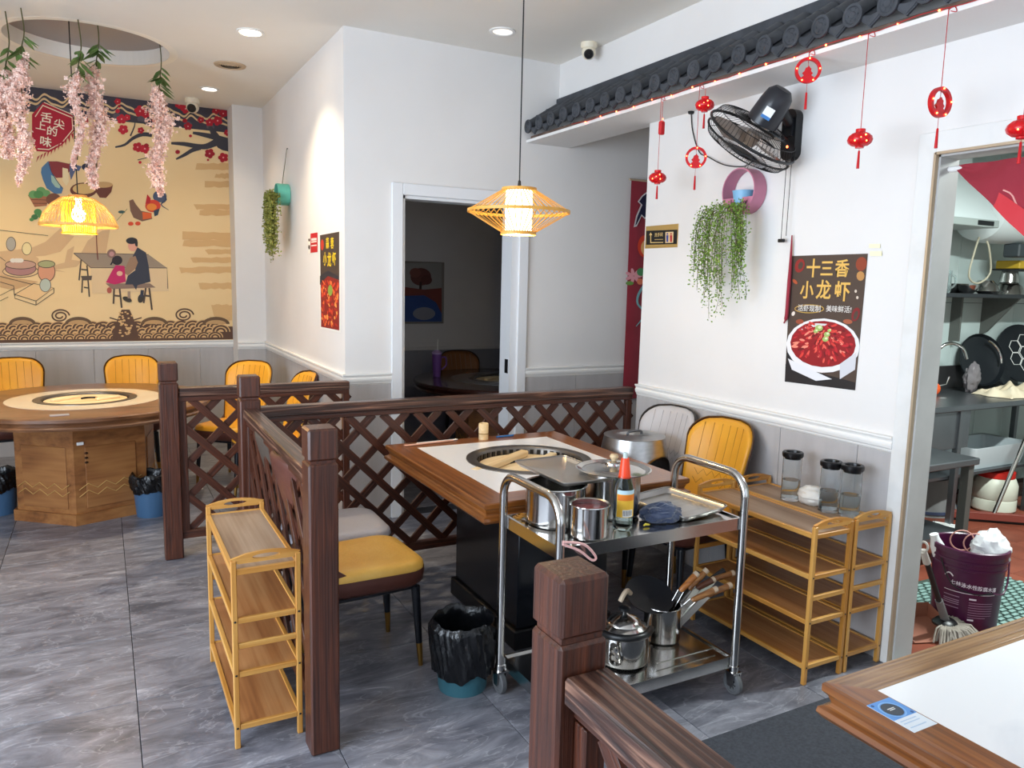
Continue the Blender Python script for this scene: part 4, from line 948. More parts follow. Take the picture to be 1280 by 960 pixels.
D.ell(338, 345, 62, 75, '#d89a78', s, o); D.ring(338, 345, 62, 75, 5, ol, s, o); D.ell(338, 292, 62, 26, '#a9a878', s, o); D.ring(338, 292, 62, 26, 5, ol, s, o)
D.poly([(108, 512), (245, 432), (392, 465), (262, 560)], '#ecc690', s, o); D.line([(108, 512), (245, 432), (392, 465), (262, 560), (108, 512)], 5, ol, s, o, sp=False); D.line([(108, 512), (108, 540), (262, 590), (392, 500), (392, 465)], 5, ol, s, o, sp=False); D.line([(262, 560), (262, 590)], 5, ol, s, o)
D.ell(330, 445, 40, 48, '#bcc4b4', s, o); D.ring(330, 445, 40, 48, 4, ol, s, o)
for a, b in (((0, 420), (100, 450)), ((100, 450), (105, 520)), ((0, 520), (100, 470)), ((0, 560), (60, 530)), ((0, 380), (240, 440)), ((0, 45), (350, 85)), ((0, 240), (40, 270))): D.line([a, b], 4, ol, s, o)
D.done()
D.k = 3; D.new('painted_brick_patches')
for x0, y0, x1, y1 in ((246, 204, 288, 212), (270, 217, 288, 223), (256, 227, 288, 234), (242, 256, 290, 262), (250, 262, 290, 269), (228, 290, 290, 300), (230, 300, 290, 308), (256, 312, 290, 318), (238, 322, 290, 328), (224, 334, 290, 341), (248, 354, 290, 361), (264, 381, 290, 396), (262, 396, 290, 400)):
    n = 8; top_ = [(x0+(x1-x0)*i/n, y0+random.uniform(-1, 1)) for i in range(n+1)]; bot = [(x0+random.uniform(-3, 5)*(i == 0)+(x1-x0)*i/n, y1+random.uniform(-1, 1)) for i in range(n+1)]
    D.poly(top_+bot[::-1], '#dcb27a', up=.05)
D.done()
D.k = 4; D.new('painted_wave_border'); bd = '#5c4030'; tn = '#dbb27a'
D.poly([(-60, 412), (292, 408), (292, 424), (-60, 430)], bd, up=.1)
for k in range(-5, 28):
    for row, (yy, r) in enumerate(((408, 12), (414, 12), (421, 10))):
        x = k*14+row*7+3; y = yy-.012*(x)
        if -70 < x < 288-r*.6:
            for q, (f, c) in enumerate(((1, tn), (.88, bd), (.66, tn), (.52, bd), (.3, tn))): D.ell(x, y+4, r*f, r*f*.8, c, n=14, a0=PI, a1=2*PI, up=.02)
    D.k += .01
for x, y in ((75, 395), (230, 394)):
    D.line([(x+(3+9*q/26)*math.cos(q*.48)*1.0, y+(2+6.5*q/26)*math.sin(q*.48)) for q in range(27)], 1.8, bd, up=.3)
D.poly([(152, 387), (162, 387), (166, 396), (171, 410), (174, 424), (140, 424), (143, 410), (148, 396)], bd, up=.3)
for q in range(44): D.ell(random.uniform(149, 165), random.uniform(390, 421), 1.6, 1.1, tn, n=6, up=.02)
for sx in (-1, 1): D.line([(157+sx*12, 404), (157+sx*24, 409), (157+sx*34, 404), (157+sx*38, 408)], 2, bd, up=.1); D.line([(157+sx*10, 400), (157+sx*20, 397)], 1.5, bd, up=.1)
for x in (28, 98, 193, 270): D.ell(x, 405, 17, 9, '#6a5038', n=14, a0=PI, a1=2*PI, up=.1); D.ell(x, 405, 13, 5, '#c49c6a', n=14, a0=PI, a1=2*PI, up=.1)
D.done()

# crayfish posters
def food(D, cx, cy, rx, ry, n, seed, sk=0):
    rnd = random.Random(seed); cols = ['#a3121f', '#c01f2a', '#d63a34', '#8c0e1a', '#e2564a', '#b8202a', '#6d0a14', '#ec8a74']
    for i in range(n):
        a = rnd.random()*2*PI; q = math.sqrt(rnd.random()); x = cx+rx*q*math.cos(a); y = cy+ry*q*math.sin(a)+sk*(x-cx)
        D.ell(x, y, rnd.uniform(2, 5), rnd.uniform(.8, 1.8), rnd.choice(cols), rot=math.atan2(y-cy+10, x-cx)+rnd.uniform(-.5, .5), n=8, up=.02)
org = at(1030, 480, X=XR)
t = thing('poster', 'dark brown crayfish poster with gold lettering on the fan wall', 'poster', org)
D = Decal(t, 'X', XR-.001, (-1, 0, 0), org)
D.new('poster_sheet').poly([(989, 320), (1085, 317), (1069, 488), (981, 477)], '#4a3a31'); D.done()
D.new('poster_picture'); 
D.poly([(984, 440), (1000, 425), (990, 470), (981, 477)], '#1c1a1c'); D.poly([(982, 455), (1069, 478), (1069, 488), (981, 477)], '#221d1e')
D.ell(1029, 432, 46, 34, '#e6e4e6', rot=.05); D.ell(1029, 430, 41, 29, '#8e1019', rot=.05)
D.poly([(985, 448), (1010, 460), (1040, 474), (1020, 476), (990, 462)], '#e2e2e6'); D.poly([(1000, 412), (1020, 404), (1036, 405), (1020, 412)], '#d9d6d8'); D.poly([(1050, 455), (1071, 440), (1069, 462), (1050, 474)], '#cfcfd4')
food(D, 1029, 428, 37, 25, 150, 5, .06); food(D, 1029, 418, 20, 12, 40, 6)
for x, y, r in ((1024, 410, 5), (1020, 414, 3), (1034, 418, 4), (1032, 424, 4), (1037, 413, 2.5)): D.ell(x, y, r, r*.8, '#9db865', n=9, up=.2); D.ell(x+1, y-1, r*.5, r*.4, '#d6dfb0', n=7, up=.1)
for x, y, rx, ry, c, ro in ((1000, 332, 6, 9, '#8e2420', .3), (1001, 332, 3, 5, '#4a3a31', .3), (1077, 330, 7, 9, '#8c3a20', .2), (1076, 345, 5, 6, '#b8854a', 0), (1070, 364, 1.5, 2, '#d9c9b8', 0), (1072, 372, 1.5, 2, '#d9c9b8', 0), (1070, 393, 5, 9, '#7d1c20', .3), (1070, 394, 2.5, 6, '#4a3a31', .3), (994, 352, 4, 2, '#b0502c', .8), (992, 392, 2, 3, '#e0d6cc', .4), (1000, 402, 5, 3, '#96492f', 0), (1060, 402, 6, 3, '#a3573a', .1)): D.ell(x, y, rx, ry, c, rot=ro, n=12, up=.3)
D.ring(1012, 386, 18, 5, .9, '#c9a24c'); D.done()
for ch, x, y, h in (('十', 1017, 337, 23), ('三', 1034, 337, 21), ('香', 1053, 337, 22), ('小', 1009, 364, 22), ('龙', 1030, 364, 24), ('虾', 1053, 366, 25)): D.text(ch, x, y, h, '#e0b25a', bold=.02, sx=.92)
D.text('活虾现制', 1012, 386, 8.5, '#e6e2dc', bold=.004); D.text('美味鲜活!', 1049, 387, 8.5, '#e6e2dc', bold=.004)
for a, b, c, d in ((1087, 305, 1101, 310), (1088, 314, 1103, 320)):
    D.new('tape_strip').poly([(a, b), (c, b), (c, d), (a, d)], '#f0e8c4'); D.done()
org = at(412, 412, X=XL)
t = thing('poster', 'narrow crayfish poster with yellow lettering near the white corner edge', 'poster', org)
D = Decal(t, 'X', XL-.001, (-1, 0, 0), org)
D.new('poster_backing').poly([(398.5, 292), (426, 287), (426, 416), (400, 411)], '#ece9e2'); D.done()
D.new('poster_sheet').poly([(400, 294), (424.2, 289.5), (424.2, 413), (401.5, 408.5)], '#43352f'); D.done(); D.new('poster_picture')
D.poly([(400, 345), (410, 338), (424, 346), (424, 352), (400, 356)], '#23232e'); D.poly([(401, 354), (410, 345), (424, 350), (424.2, 413), (401.5, 408.5)], '#8a1a14')
rnd = random.Random(3)
for i in range(130): D.ell(rnd.uniform(402.5, 423), rnd.uniform(352, 407), rnd.uniform(1.5, 4), rnd.uniform(.6, 1.1), rnd.choice(['#d23a1c', '#b81d14', '#e8672c', '#f09a4a', '#8c120f']), rot=1.35+rnd.uniform(-.4, .4), n=7, up=.02)
D.ell(413, 363, 3, 7, '#8aa040', n=10, up=.4); D.ell(403, 306, 2, 7, '#c0301c', n=9); D.done()
for ch, x, y, h in (('蒜', 409.5, 305, 14), ('蓉', 415.5, 305, 14), ('小', 406.5, 325, 17), ('龙', 412, 326, 18), ('虾', 418, 325, 17)): D.text(ch, x, y, h, '#ecc722', bold=.02, sx=1)
org = at(391, 316, X=XL)
t = thing('notice_sticker', 'small red and white notice stuck beside the narrow poster', 'sticker', org); D = Decal(t, 'X', XL-.001, (-1, 0, 0), org)
D.new('sticker_sheet').poly([(385, 292.5), (397, 290.5), (397, 315), (385, 317)], '#e9e4da'); D.poly([(388.2, 292), (397, 290.5), (397, 315), (388.2, 316.2)], '#bf1a24')
for a, b in ((298, 301), (301.8, 303.4), (306.5, 308)): D.poly([(389.2, a), (396, a-.8), (396, b-.8), (389.2, b)], '#ecd9d0')
D.ell(386.6, 300, 1.2, 2, '#3a302c', n=8); D.ell(386.6, 309, 1.2, 3, '#3a302c', n=8); D.done()
# toilet sign
org = at(827, 310, X=XR)
t = thing('direction_sign', 'small black and gold toilet direction sign on the fan wall', 'sign', org); D = Decal(t, 'X', XR-.0045, (-1, 0, 0), org)
a, b = at(808, 283, X=XR)-org, at(847, 309, X=XR)-org
MB().box(-.004, b.y, b.z, -.0, a.y, a.z, c=.0008).build('gold_plate', mat('brushed_gold', '#c9a562', .35, metal=.5), t)
D.new('black_face').poly([(808, 288.5), (847, 287), (846, 305), (807.8, 306)], '#141311'); D.line([(813.5, 303.5), (813.5, 292)], 1, '#d9b878', sp=False); D.poly([(811.5, 294), (815.5, 294), (813.5, 290.5)], '#d9b878'); D.line([(813, 303.3), (829, 303)], 1, '#d9b878', sp=False)
D.poly([(832, 290), (842, 289.6), (841.6, 303.4), (831.8, 303.8)], '#d8b98a')
for x, c in ((834.3, '#27408c'), (839, '#b02430')): D.ell(x, 292.3, 1.1, 1.1, c, n=10); D.poly([(x-1.5, 294), (x+1.5, 294), (x+1, 302.5), (x-1, 302.5)], c)
D.line([(818.5, 299.5), (829, 299.2)], .8, '#b79860', sp=False); D.done(); D.text('洗手间', 823.5, 293.8, 5.2, '#d9b878', bold=.004)
# hanging banner in the passage
org = Vector((3.66, YD, .72))
t = thing('hanging_banner', 'tall crimson banner with navy glyph and lotus hanging in the passage', 'banner', org)
def fn(u, v): return (-.13+.36*u, -.038-.004*math.sin(9*u)-.003*math.sin(5*v), 1.655*v)
MB().grid(fn, 12, 8).build('banner_cloth', DRED, t); MB().cyl((-.15, -.038, 1.66), (.25, -.038, 1.66), .008, n=8).build('banner_rod', mat('rod_wood', '#b8a48a', .5), t)
D = Decal(t, 'Y', YD-.047, (0, -1, 0), org); D.new('banner_print')
D.poly([(808, 240), (802, 245), (797, 252), (801, 256), (795, 270), (792, 284), (796, 283), (802, 270), (806, 274), (812, 268), (815, 250)], '#d8d0d0'); D.poly([(808, 242), (803, 246), (799, 252), (803, 256), (797, 270), (794, 282), (796, 280), (802, 268), (806, 272), (812, 266), (815, 250)], '#1c1c3a')
D.ell(806, 308, 9, 14, '#d8442a'); D.ell(808, 310, 7, 10, '#ecb070')
for k in range(7): D.ell(792+6*math.cos(k*.9), 345+5*math.sin(k*.9), 5, 2.2, '#e9a0a8', rot=k*.9, n=10, up=.1)
D.ell(787, 354, 5, 2.5, '#6f9c4a'); D.ell(801, 340, 5, 5, '#4f8c5a'); D.ell(800, 352, 4, 4, '#e07c5a'); D.line([(806, 355), (798, 368), (797, 380), (806, 392), (795, 408)], [3, 3, 2.5, 2, 1], '#7fb0b4'); D.done()
# painting in the dark room
t = thing('framed_painting', 'dim painting of a red tree over blue water in the unlit room', 'painting', (2.72, 7.0, 1.18))
MB().box(-.32, -.03, 0, .25, 0, .595, c=.004).build('picture_frame', mat('pale_frame', '#8a8580', .5), t)
D = Decal(t, 'Y', 6.969, (0, -1, 0), (2.72, 7.0, 1.18)); D.new('picture')
D.poly([(468, 329), (552, 329), (552, 402), (468, 402)], '#9c9a98'); D.ell(526, 346, 13, 11, '#6b3a36'); D.ell(519, 341, 7, 6, '#7d4a40'); D.ell(533, 350, 7, 6, '#5c302c'); D.line([(526, 352), (525, 368)], 3, '#3a2420'); D.ell(497, 345, 8, 14, '#a03038'); D.poly([(468, 372), (500, 358), (530, 362), (552, 360), (552, 402), (468, 402)], '#7d3c34'); D.poly([(468, 382), (505, 370), (530, 369), (545, 378), (552, 392), (552, 402), (468, 402)], '#2e4d90'); D.ell(530, 392, 14, 8, '#8c8e9c'); D.done()
# ------------------------------------------------------------------ steel trolley
TXc, TYc, thx, thy = 1.73, 2.285, .415, .205
t = thing('service_trolley', 'stainless steel two-shelf service trolley with looped end handles on castors', 'trolley', (TXc, TYc, 0))
def tray_shelf(z, nm):
    m = MB(); hx, hy, d, l = thx-.004, thy-.004, .040, .006
    m.box(-hx+.01, -hy+.01, z-.004, hx-.01, hy-.01, z-.001)
    for a, b, c, e in ((-hx, -hy, hx, -hy+.010), (-hx, hy-.010, hx, hy), (-hx, -hy+.010, -hx+.010, hy-.010), (hx-.010, -hy+.010, hx, hy-.010)): m.box(a, b, z-d, c, e, z+l)
    return m.build(nm, STEEL, t)
tray_shelf(.715, 'top_shelf'); tray_shelf(.150, 'bottom_shelf')
for x in (-thx, thx):
    r = .085; H = .885; y = thy
    pts = [(x, -y, .095), (x, -y, H-r)] + [(x, -y+r-r*math.cos(a), H-r+r*math.sin(a)) for a in [PI/2*k/6 for k in range(1, 7)]] + [(x, y-r+r*math.sin(a), H-r+r*math.cos(a)) for a in [PI/2*k/6 for k in range(0, 7)]] + [(x, y, .095)]
    MB().tube(pts, .0160, 10).build('handle_frame', STEEL, t)
    for yy in (-y, y):
        f = MB(); f.cyl((x, yy, .09), (x, yy, .118), .019, n=12); f.box(x-.022, yy-.022, .088, x+.022, yy+.022, .095)
        for s in (-1, 1): f.prism([(yy-.022, .090), (yy+.022, .090), (yy+.012, .036), (yy-.012, .036)], Matrix(((0, 0, 1, x+s*.018-.0015), (1, 0, 0, 0), (0, 1, 0, 0), (0, 0, 0, 1))), .003)
        cs = f.build('castor_fork', STEEL, t)
        MB().lathe([(.012, -.010), (.032, -.010), (.034, -.012), (.041, -.012), (.045, -.008), (.045, .008), (.041, .012), (.034, .012), (.032, .010), (.012, .010), (.008, .014), (.001, .014)], 24, (x, yy, .045), Matrix(((0, 0, 1), (0, 1, 0), (-1, 0, 0)))).lathe([(.001, -.014), (.012, -.010)], 16, (x, yy, .045), Matrix(((0, 0, 1), (0, 1, 0), (-1, 0, 0)))).build('castor_wheel', mat('grey_rubber', '#57585a', .6), cs)
MB().tube(smoothpts([(-thx+.0, -thy-.018, .75), (-thx+.075, -thy-.03, .735), (-thx+.125, -thy-.03, .685), (-thx+.11, -thy-.03, .675), (-thx+.06, -thy-.028, .715), (-thx, -thy-.018, .742)]), .0045, 6).build('pink_strap', mat('pink_band', '#dba9a4', .5), t)
for y in (-.13, .13): bar('lower_guard', (thx-.33, y, .165), (thx-.03, y, .165), .006, .006, STEEL, t)
SZ, LZ = .7165, .1515
def pot(label, x, y, z, r, h, dark=None, handles=True, ang=0):
    t = thing('stock_pot', label, 'pot', (x, y, z), ang)
    MB().lathe([(.001, 0), (r-.008, 0), (r, .010), (r, h-.004), (r+.006, h), (r+.005, h+.003), (r-.003, h), (r-.003, .012), (.001, .010)], 40).build('pot_body', STEEL, t)
    if handles:
        for s in (-1, 1): MB().tube(smoothpts([(s*(r-.001), -.03, h*.78), (s*(r+.03), -.028, h*.80), (s*(r+.034), 0, h*.80), (s*(r+.03), .028, h*.80), (s*(r-.001), .03, h*.78)]), .004, 6).build('handle', STEEL, t)
    if dark: MB().lathe([(.001, h*.86), (r-.004, h*.86)], 30).build('contents', dark, t)
    return t
pot('wide steel pot under the tilted baking tray on the trolley', 1.462, 2.355, SZ, .112, .145, handles=False)
CH = mat('dried_chilli', '#4d1014', .5, col2='#7a1a1c', scale=40, bump=.8)
pot('small steel pot with dark red contents at the trolley front', 1.482, 2.158, SZ, .066, .118, CH, False)
lp = pot('lidded steel pot behind the sauce bottle on the trolley', 1.715, 2.345, SZ, .105, .175, None, False)
MB().lathe([(.142, .178), (.146, .182), (.140, .184), (.122, .176), (.10, .184), (.07, .188), (.05, .190), (.035, .196), (.033, .204), (.024, .210), (.001, .212)], 40).build('lid', STEEL, lp)
MB().lathe([(.001, .238), (.014, .236), (.018, .226), (.010, .214), (.008, .208)], 16).build('lid_knob', mat('horn_knob', '#c9b08a', .3), lp)
def baking_tray(label, x, y, z, hx, hy, rz, tilt=(0, 0), h=.022, m=None):
    t = thing('baking_tray', label, 'tray', (x, y, z), rz); t.rotation_euler = (tilt[0], tilt[1], rz); o = rrect(2*hx, 2*hy, .025, 4); mb = MB()
    S = [(1.0, 0, h+.002), (1.0, 0, h), (.985, 0, h-.001), (.90, 0, .003), (.02, 0, .003)]
    rings = [[Vector((x*s, y*s, zz)) for x, y in o] for s, _, zz in S]; fan(mb, rings)
    rings = [[Vector((x*s, y*s, zz)) for x, y in o] for s, zz in ((1.0, h+.002), (.995, h-.003), (.90, 0), (.02, 0))]; fan(mb, rings)
    mb.build('tray_body', m or STEELB, t); mb = MB(); mb.tube([(x, y, h+.001) for x, y in o], .0028, 6, closed=True); mb.build('rolled_rim', m or STEELB, t)
    return t
baking_tray('upturned grey baking tray lying across the wide pot on the trolley', 1.562, 2.455, .8685, .122, .195, .0, (0, 0), .016, mat('dull_tray_steel', '#b3afab', .34, metal=.9))
baking_tray('wide shallow steel tray on the right end of the trolley', 2.0, 2.305, SZ+.004, .125, .165, .12, (0, -.04), .022)
# sauce bottle
t = thing('sauce_bottle', 'clear sauce bottle with red-orange cap and yellow label on the trolley', 'bottle', (1.648, 2.185, SZ))
BG = mat('pale_green_bottle_glass', '#dfeee6', .03, trans=1, ior=1.3)
MB().lathe([(.001, .0), (.030, .0), (.035, .006), (.036, .02), (.036, .145), (.033, .165), (.022, .195), (.016, .215), (.0135, .235), (.001, .236)], 28).build('bottle_glass', BG, t)
MB().lathe([(.0165, .19), (.0225, .19), (.0215, .20), (.0150, .258), (.0135, .262), (.001, .262)], 24).build('bottle_cap', mat('orange_red_cap', '#e8431b', .35), t)
MB().lathe([(.001, .262), (.009, .262), (.008, .282), (.001, .283)], 12).build('pour_nozzle', mat('nozzle_clear', '#b8c9c6', .2), t)
MB().lathe([(.0368, .050), (.0368, .135)], 20, a0=-PI*.92, a1=-PI*.18).build('label', mat('label_yellow', '#e5b53a', .5), t)
MB().lathe([(.0371, .112), (.0371, .133)], 20, a0=-PI*.90, a1=-PI*.20).build('label_band', mat('label_orange', '#e07a22', .5), t)
MB().lathe([(.0371, .052), (.0371, .078)], 12, a0=-PI*.72, a1=-PI*.36).build('barcode_panel', PAPER, t)
bc = MB()
for k in range(9): bc.lathe([(.0374, .056), (.0374, .076)], 1, a0=-PI*.70+k*.115, a1=-PI*.70+k*.115+.05)
stuff(bc.build('barcode_bars', BLACK, t))
MB().lathe([(.0369, .135), (.0369, .15)], 20, a0=-PI*.92, a1=-PI*.18).build('label_top', mat('label_pale_blue', '#b9d3dc', .5), t)
# cloth and scraps
t = thing('kitchen_cloth', 'crumpled navy cloth beside the sauce bottle', 'cloth', (1.845, 2.21, SZ)); rnd = random.Random(4); PH = [rnd.random()*6 for _ in range(6)]
def fn(u, v):
    x = -.085+.17*u; y = -.06+.12*v; e = min(u, 1-u, v, 1-v); b = min(1, e*5)
    b = b*b*(3-2*b); z = b*(.036+.007*math.sin(8*u+6*v+PH[0])+.006*math.sin(15*v-9*u+PH[1])+.004*math.sin(27*u+9*v+PH[2])+.003*math.sin(38*v+11*u))+.003
    return (x+.010*math.sin(8*v+PH[4])+.006*math.sin(19*v), y+.012*math.sin(9*u+PH[5])+.008*math.sin(17*u), max(.002, z))
crumple((.082, .062, .040), (0, 0, .022), .17, 12, 40, 26).build('cloth_folds', mat('navy_terry', '#2c3650', .9, col2='#3a4663', scale=40, bump=.4, sheen=.4), t)
t = thing('lemon_peel', 'tiny yellow scrap lying by the navy cloth', 'scrap', (1.742, 2.165, SZ)); MB().tube([(-.012, 0, .004), (0, .004, .006), (.014, -.002, .004)], [.003, .005, .003], 6).build('peel', mat('peel_yellow', '#c9b53a', .6), t)
t = thing('brass_ring', 'small brass coil lying beside the wide pot on the trolley', 'coil', (1.352, 2.44, SZ))
for k in range(3): MB().tube(arc((.008*k, 0, .005+.003*k), .018, 0, 2*PI, 14, (1, 0, 0), (0, 1, 0))[:-1], .003, 6, closed=True).build('coil_turn', GOLD, t)
# kettle
kx, ky = 1.735, 2.262
t = thing('kettle', 'shiny steel kettle with black knob on the lower trolley shelf', 'kettle', (kx, ky, LZ), .35)
MB().lathe([(.001, .0), (.085, .0), (.098, .008), (.100, .02), (.098, .095), (.096, .115), (.101, .120), (.099, .126), (.088, .142), (.066, .156)], 40).build('kettle_body', STEEL, t)
MB().lathe([(.070, .154), (.068, .158), (.055, .170), (.035, .180), (.016, .186), (.010, .192), (.001, .193)], 36).build('lid', STEEL, t)
MB().lathe([(.010, .190), (.012, .196), (.024, .204), (.024, .212), (.014, .218), (.001, .219)], 20).build('lid_knob', BLACK, t)
MB().tube(smoothpts([(-.085, -.03, .045), (-.115, -.042, .06), (-.135, -.05, .10), (-.155, -.055, .13)]), [.026]*4+[.022]*3+[.018]*3+[.014, .012, .012], 14).build('spout', STEEL, t)
MB().tube(smoothpts([(-.085, .075, .125), (-.115, -.02, .14), (-.09, -.085, .145), (-.02, -.108, .142), (.06, -.085, .132)]), .014, 10).build('handle', BLACK, t)
# tall pot with utensils
ux, uy = 1.985, 2.335
pot('steel pot holding the wooden-handled tools on the lower trolley shelf', ux, uy, LZ, .075, .15, None, False)
UH = wood('utensil_handle_wood', '#6b3f1e', '#8e5a2e', '#a9743f', s=10, along=.1, rough=.45)
PS = mat('pale_handle_cap', '#c9b49a', .5)
specs = [((851, 738), (872, 716), 2.30, 'orange-brown handled spatula, leftmost in the tool pot', wood('orange_handle_wood', '#8a4e20', '#a8652c', '#bd7c3f', s=10, along=.1)), ((862, 736), (884, 712), 2.36, 'pale-ended spatula leaning highest out of the tool pot', UH), ((872, 735), (893, 724), 2.33, 'dark brown handled spatula in the middle of the tool pot', mat('dark_handle', '#5a3422', .4)), ((884, 728), (905, 713), 2.40, 'black-ended tool at the back of the tool pot', BLACKM), ((866, 750), (896, 736), 2.27, 'lowest light-handled spatula nearest the camera in the tool pot', UH), ((885, 744), (914, 731), 2.31, 'tan-handled spatula reaching farthest right of the tool pot', UH), ((893, 724), (917, 716), 2.38, 'long brown spatula behind the trolley leg', UH)]
for i, (q, r, yy, lab, hm) in enumerate(specs):
    q = at(*q, Y=yy); r = at(*r, Y=yy-.01)
    base = Vector((ux-.03+.008*i, uy+.03*math.sin(i*2.1), LZ+.02)); t = thing('cooking_spatula', lab, 'utensil', base); q_ = q-base; r_ = r-base
    bar('blade', q_*.12, q_, .03, .002, STEEL, t, upv=(0, -1, .3)); d = (r_-q_)
    MB().tube([q_*.985, q_, q_+d*.2, q_+d*.7, q_+d*.85], [.008, .011, .0125, .0135, .0135], 12).build('handle', hm, t); MB().tube([q_+d*.84, r_], [.0138, .013], 12).build('handle_cap', PS if hm is not BLACKM else BLACKM, t)
t = thing('frying_pan', 'black pan lid leaning in the tool pot behind the kettle', 'pan', (1.865, 2.395, LZ)); Rm = Vector((-.1, -.42, .9)).to_track_quat('Z', 'Y').to_matrix()
MB().lathe([(.001, 0), (.06, .004), (.085, .014), (.10, .022), (.102, .028), (.096, .026), (.08, .018), (.001, .006)], 36, (0.075, -.02, .165), Rm).build('pan_body', BLACKM, t)
MB().tube(smoothpts([(-.01, -.01, .20), (-.035, -.02, .22), (-.06, -.03, .21), (-.075, -.03, .185)]), .010, 8).build('pan_handle', PS, t)

# ------------------------------------------------------------------ things on the square table, rack and chair
t = thing('bamboo_cup', 'small bamboo toothpick cup at the back edge of the square table', 'cup', (1.80, 3.66, .75)); MB().lathe([(.001, 0), (.026, 0), (.027, .085), (.025, .088), (.022, .085), (.022, .01), (.001, .01)], 24).build('cup_body', LWOOD, t)
MB().lathe([(.0272, .03), (.0272, .034)], 24).build('cup_groove', STITCH, t)
t = thing('chopstick_packet', 'pale paper chopstick packets on the far left corner of the square table', 'packet', (1.50, 3.655, .7505), .08)
bar('chopstick_sleeve', (-.16, 0, .004), (.13, .01, .004), .022, .005, mat('pink_paper', '#d9a893', .6), t); bar('chopstick_sleeve', (-.08, .02, .004), (.16, .022, .004), .016, .005, PAPER, t)
t = thing('pen', 'blue plastic pen lying at the back edge of the square table', 'pen', (1.94, 3.66, .7505)); MB().tube([(-.06, 0, .005), (.05, .01, .005)], .005, 8).build('pen_body', mat('blue_plastic', '#2f6fb0', .4), t)
t = thing('card', 'small pale card lying on the near edge of the round table', 'card', (-.25, 5.22, .7515), .1); MB().box(-.05, -.03, 0, .05, .03, .002).build('card_sheet', mat('card_grey', '#9d9ca6', .4), t)
t = thing('order_card', 'blue and white card stuck on the foreground table edge', 'card', (1.393, .892, .7502))
MB().box(-.036, -.052, 0, .036, .054, .0008).build('card_sheet', mat('card_white', '#e4ecf4', .3), t); MB().box(-.036, -.008, .0008, .036, .054, .0011).build('card_blue_half', mat('card_blue', '#5f9be0', .3), t)
MB().lathe([(.001, .0016), (.022, .0016)], 24, (-.002, .02, 0)).build('card_disc', mat('card_dark_disc', '#3c4652', .35), t); MB().lathe([(.024, .0014), (.027, .0014)], 24, (-.002, .02, 0)).build('card_ring', mat('card_ring_blue', '#8fc0f2', .3), t)
for k, (w, y) in enumerate(((.010, .0225), (.008, .018))): MB().box(-.002-w, y, .0018, -.002+w, y+.0022, .0021).build('card_mark', PAPER, t)
for x in (-.028, .028): MB().lathe([(.001, .0016), (.0035, .0016)], 10, (x, -.003 if x > 0 else .046, 0)).build('card_dot', mat('card_navy', '#2c4a86', .4), t)
for y in (-.018, -.026, -.040): MB().box(-.028, y, .0009, .020, y+.0022, .0013).build('card_line', mat('card_line_blue', '#b9cfe6', .4), t)
JL = mat('black_jar_lid', '#101012', .3)
for i, (x, y, lab) in enumerate(((2.775, 2.415, 'black-lidded glass jar standing apart, left of the white bag'), (2.785, 2.212, 'middle black-lidded glass jar, right behind the white bag'), (2.812, 2.125, 'black-lidded glass jar nearest the kitchen door frame'))):
    t = thing('glass_jar', lab, 'jar', (x, y, .6315), 0, 'black-lidded glass jars on the rack'); r, h = .042, .205
    MB().lathe([(.001, 0), (r-.004, 0), (r, .004), (r, h), (r-.0025, h), (r-.0025, .014), (.001, .012)], 32).build('jar_glass', THIN, t)
    MB().lathe([(.001, .0142), (r-.003, .0142), (r-.003, .095), (.001, .095)], 32).build('jar_water', WATER, t)
    MB().lathe([(.001, h-.012), (r-.006, h-.012), (r-.006, h-.002), (r+.003, h-.002), (r+.005, h+.004), (r+.005, h+.018), (r+.001, h+.022), (r-.010, h+.021), (r-.012, h+.010), (.001, h+.008)], 32).build('jar_lid', JL, t)
t = thing('plastic_bag', 'crumpled white bag lying between the jars', 'bag', (2.80, 2.315, .6315)); rnd = random.Random(9)
crumple((.052, .064, .045), (0, 0, .040), .15, 5).build('bag_body', mat('white_poly', '#e9e6df', .4), t)
# steel hood standing on the grey chair
t = thing('steel_hood', 'tapered steel pot hood with arched cut-out standing on the grey wall chair', 'hood', (2.545, 3.30, .467))
m = MB(); n = 72; rt_, rb, H = .165, .232, .315; th0 = math.radians(-75)
def arch(a):
    d = (a-th0+PI) % (2*PI)-PI; w = math.radians(58)
    return 0 if abs(d) > w else .225*math.sqrt(max(0, 1-(d/w)**2))
V = []; Fs = []; K = 8
for j in range(n):
    a = 2*PI*j/n; zb = arch(a)
    for k in range(K+1):
        z = zb+(H-zb)*k/K; r = rb+(rt_-rb)*z/H; V.append((r*math.cos(a), r*math.sin(a), z))
for j in range(n):
    q = (j+1) % n
    for k in range(K): Fs.append((j*(K+1)+k, q*(K+1)+k, q*(K+1)+k+1, j*(K+1)+k+1))
m.add(V, Fs, 0, True); m.lathe([(rt_, H), (rt_+.003, H+.003), (rt_-.004, H+.004), (.001, H+.004)], n)
hd = m.build('hood_shell', STEELB, t); sm = hd.modifiers.new('thickness', 'SOLIDIFY'); sm.thickness = .002
MB().tube(smoothpts([(-.045, .0, H+.003), (-.042, 0, H+.022), (0, 0, H+.026), (.042, 0, H+.022), (.045, 0, H+.003)]), .007, 8).build('top_handle', STEELD, t)
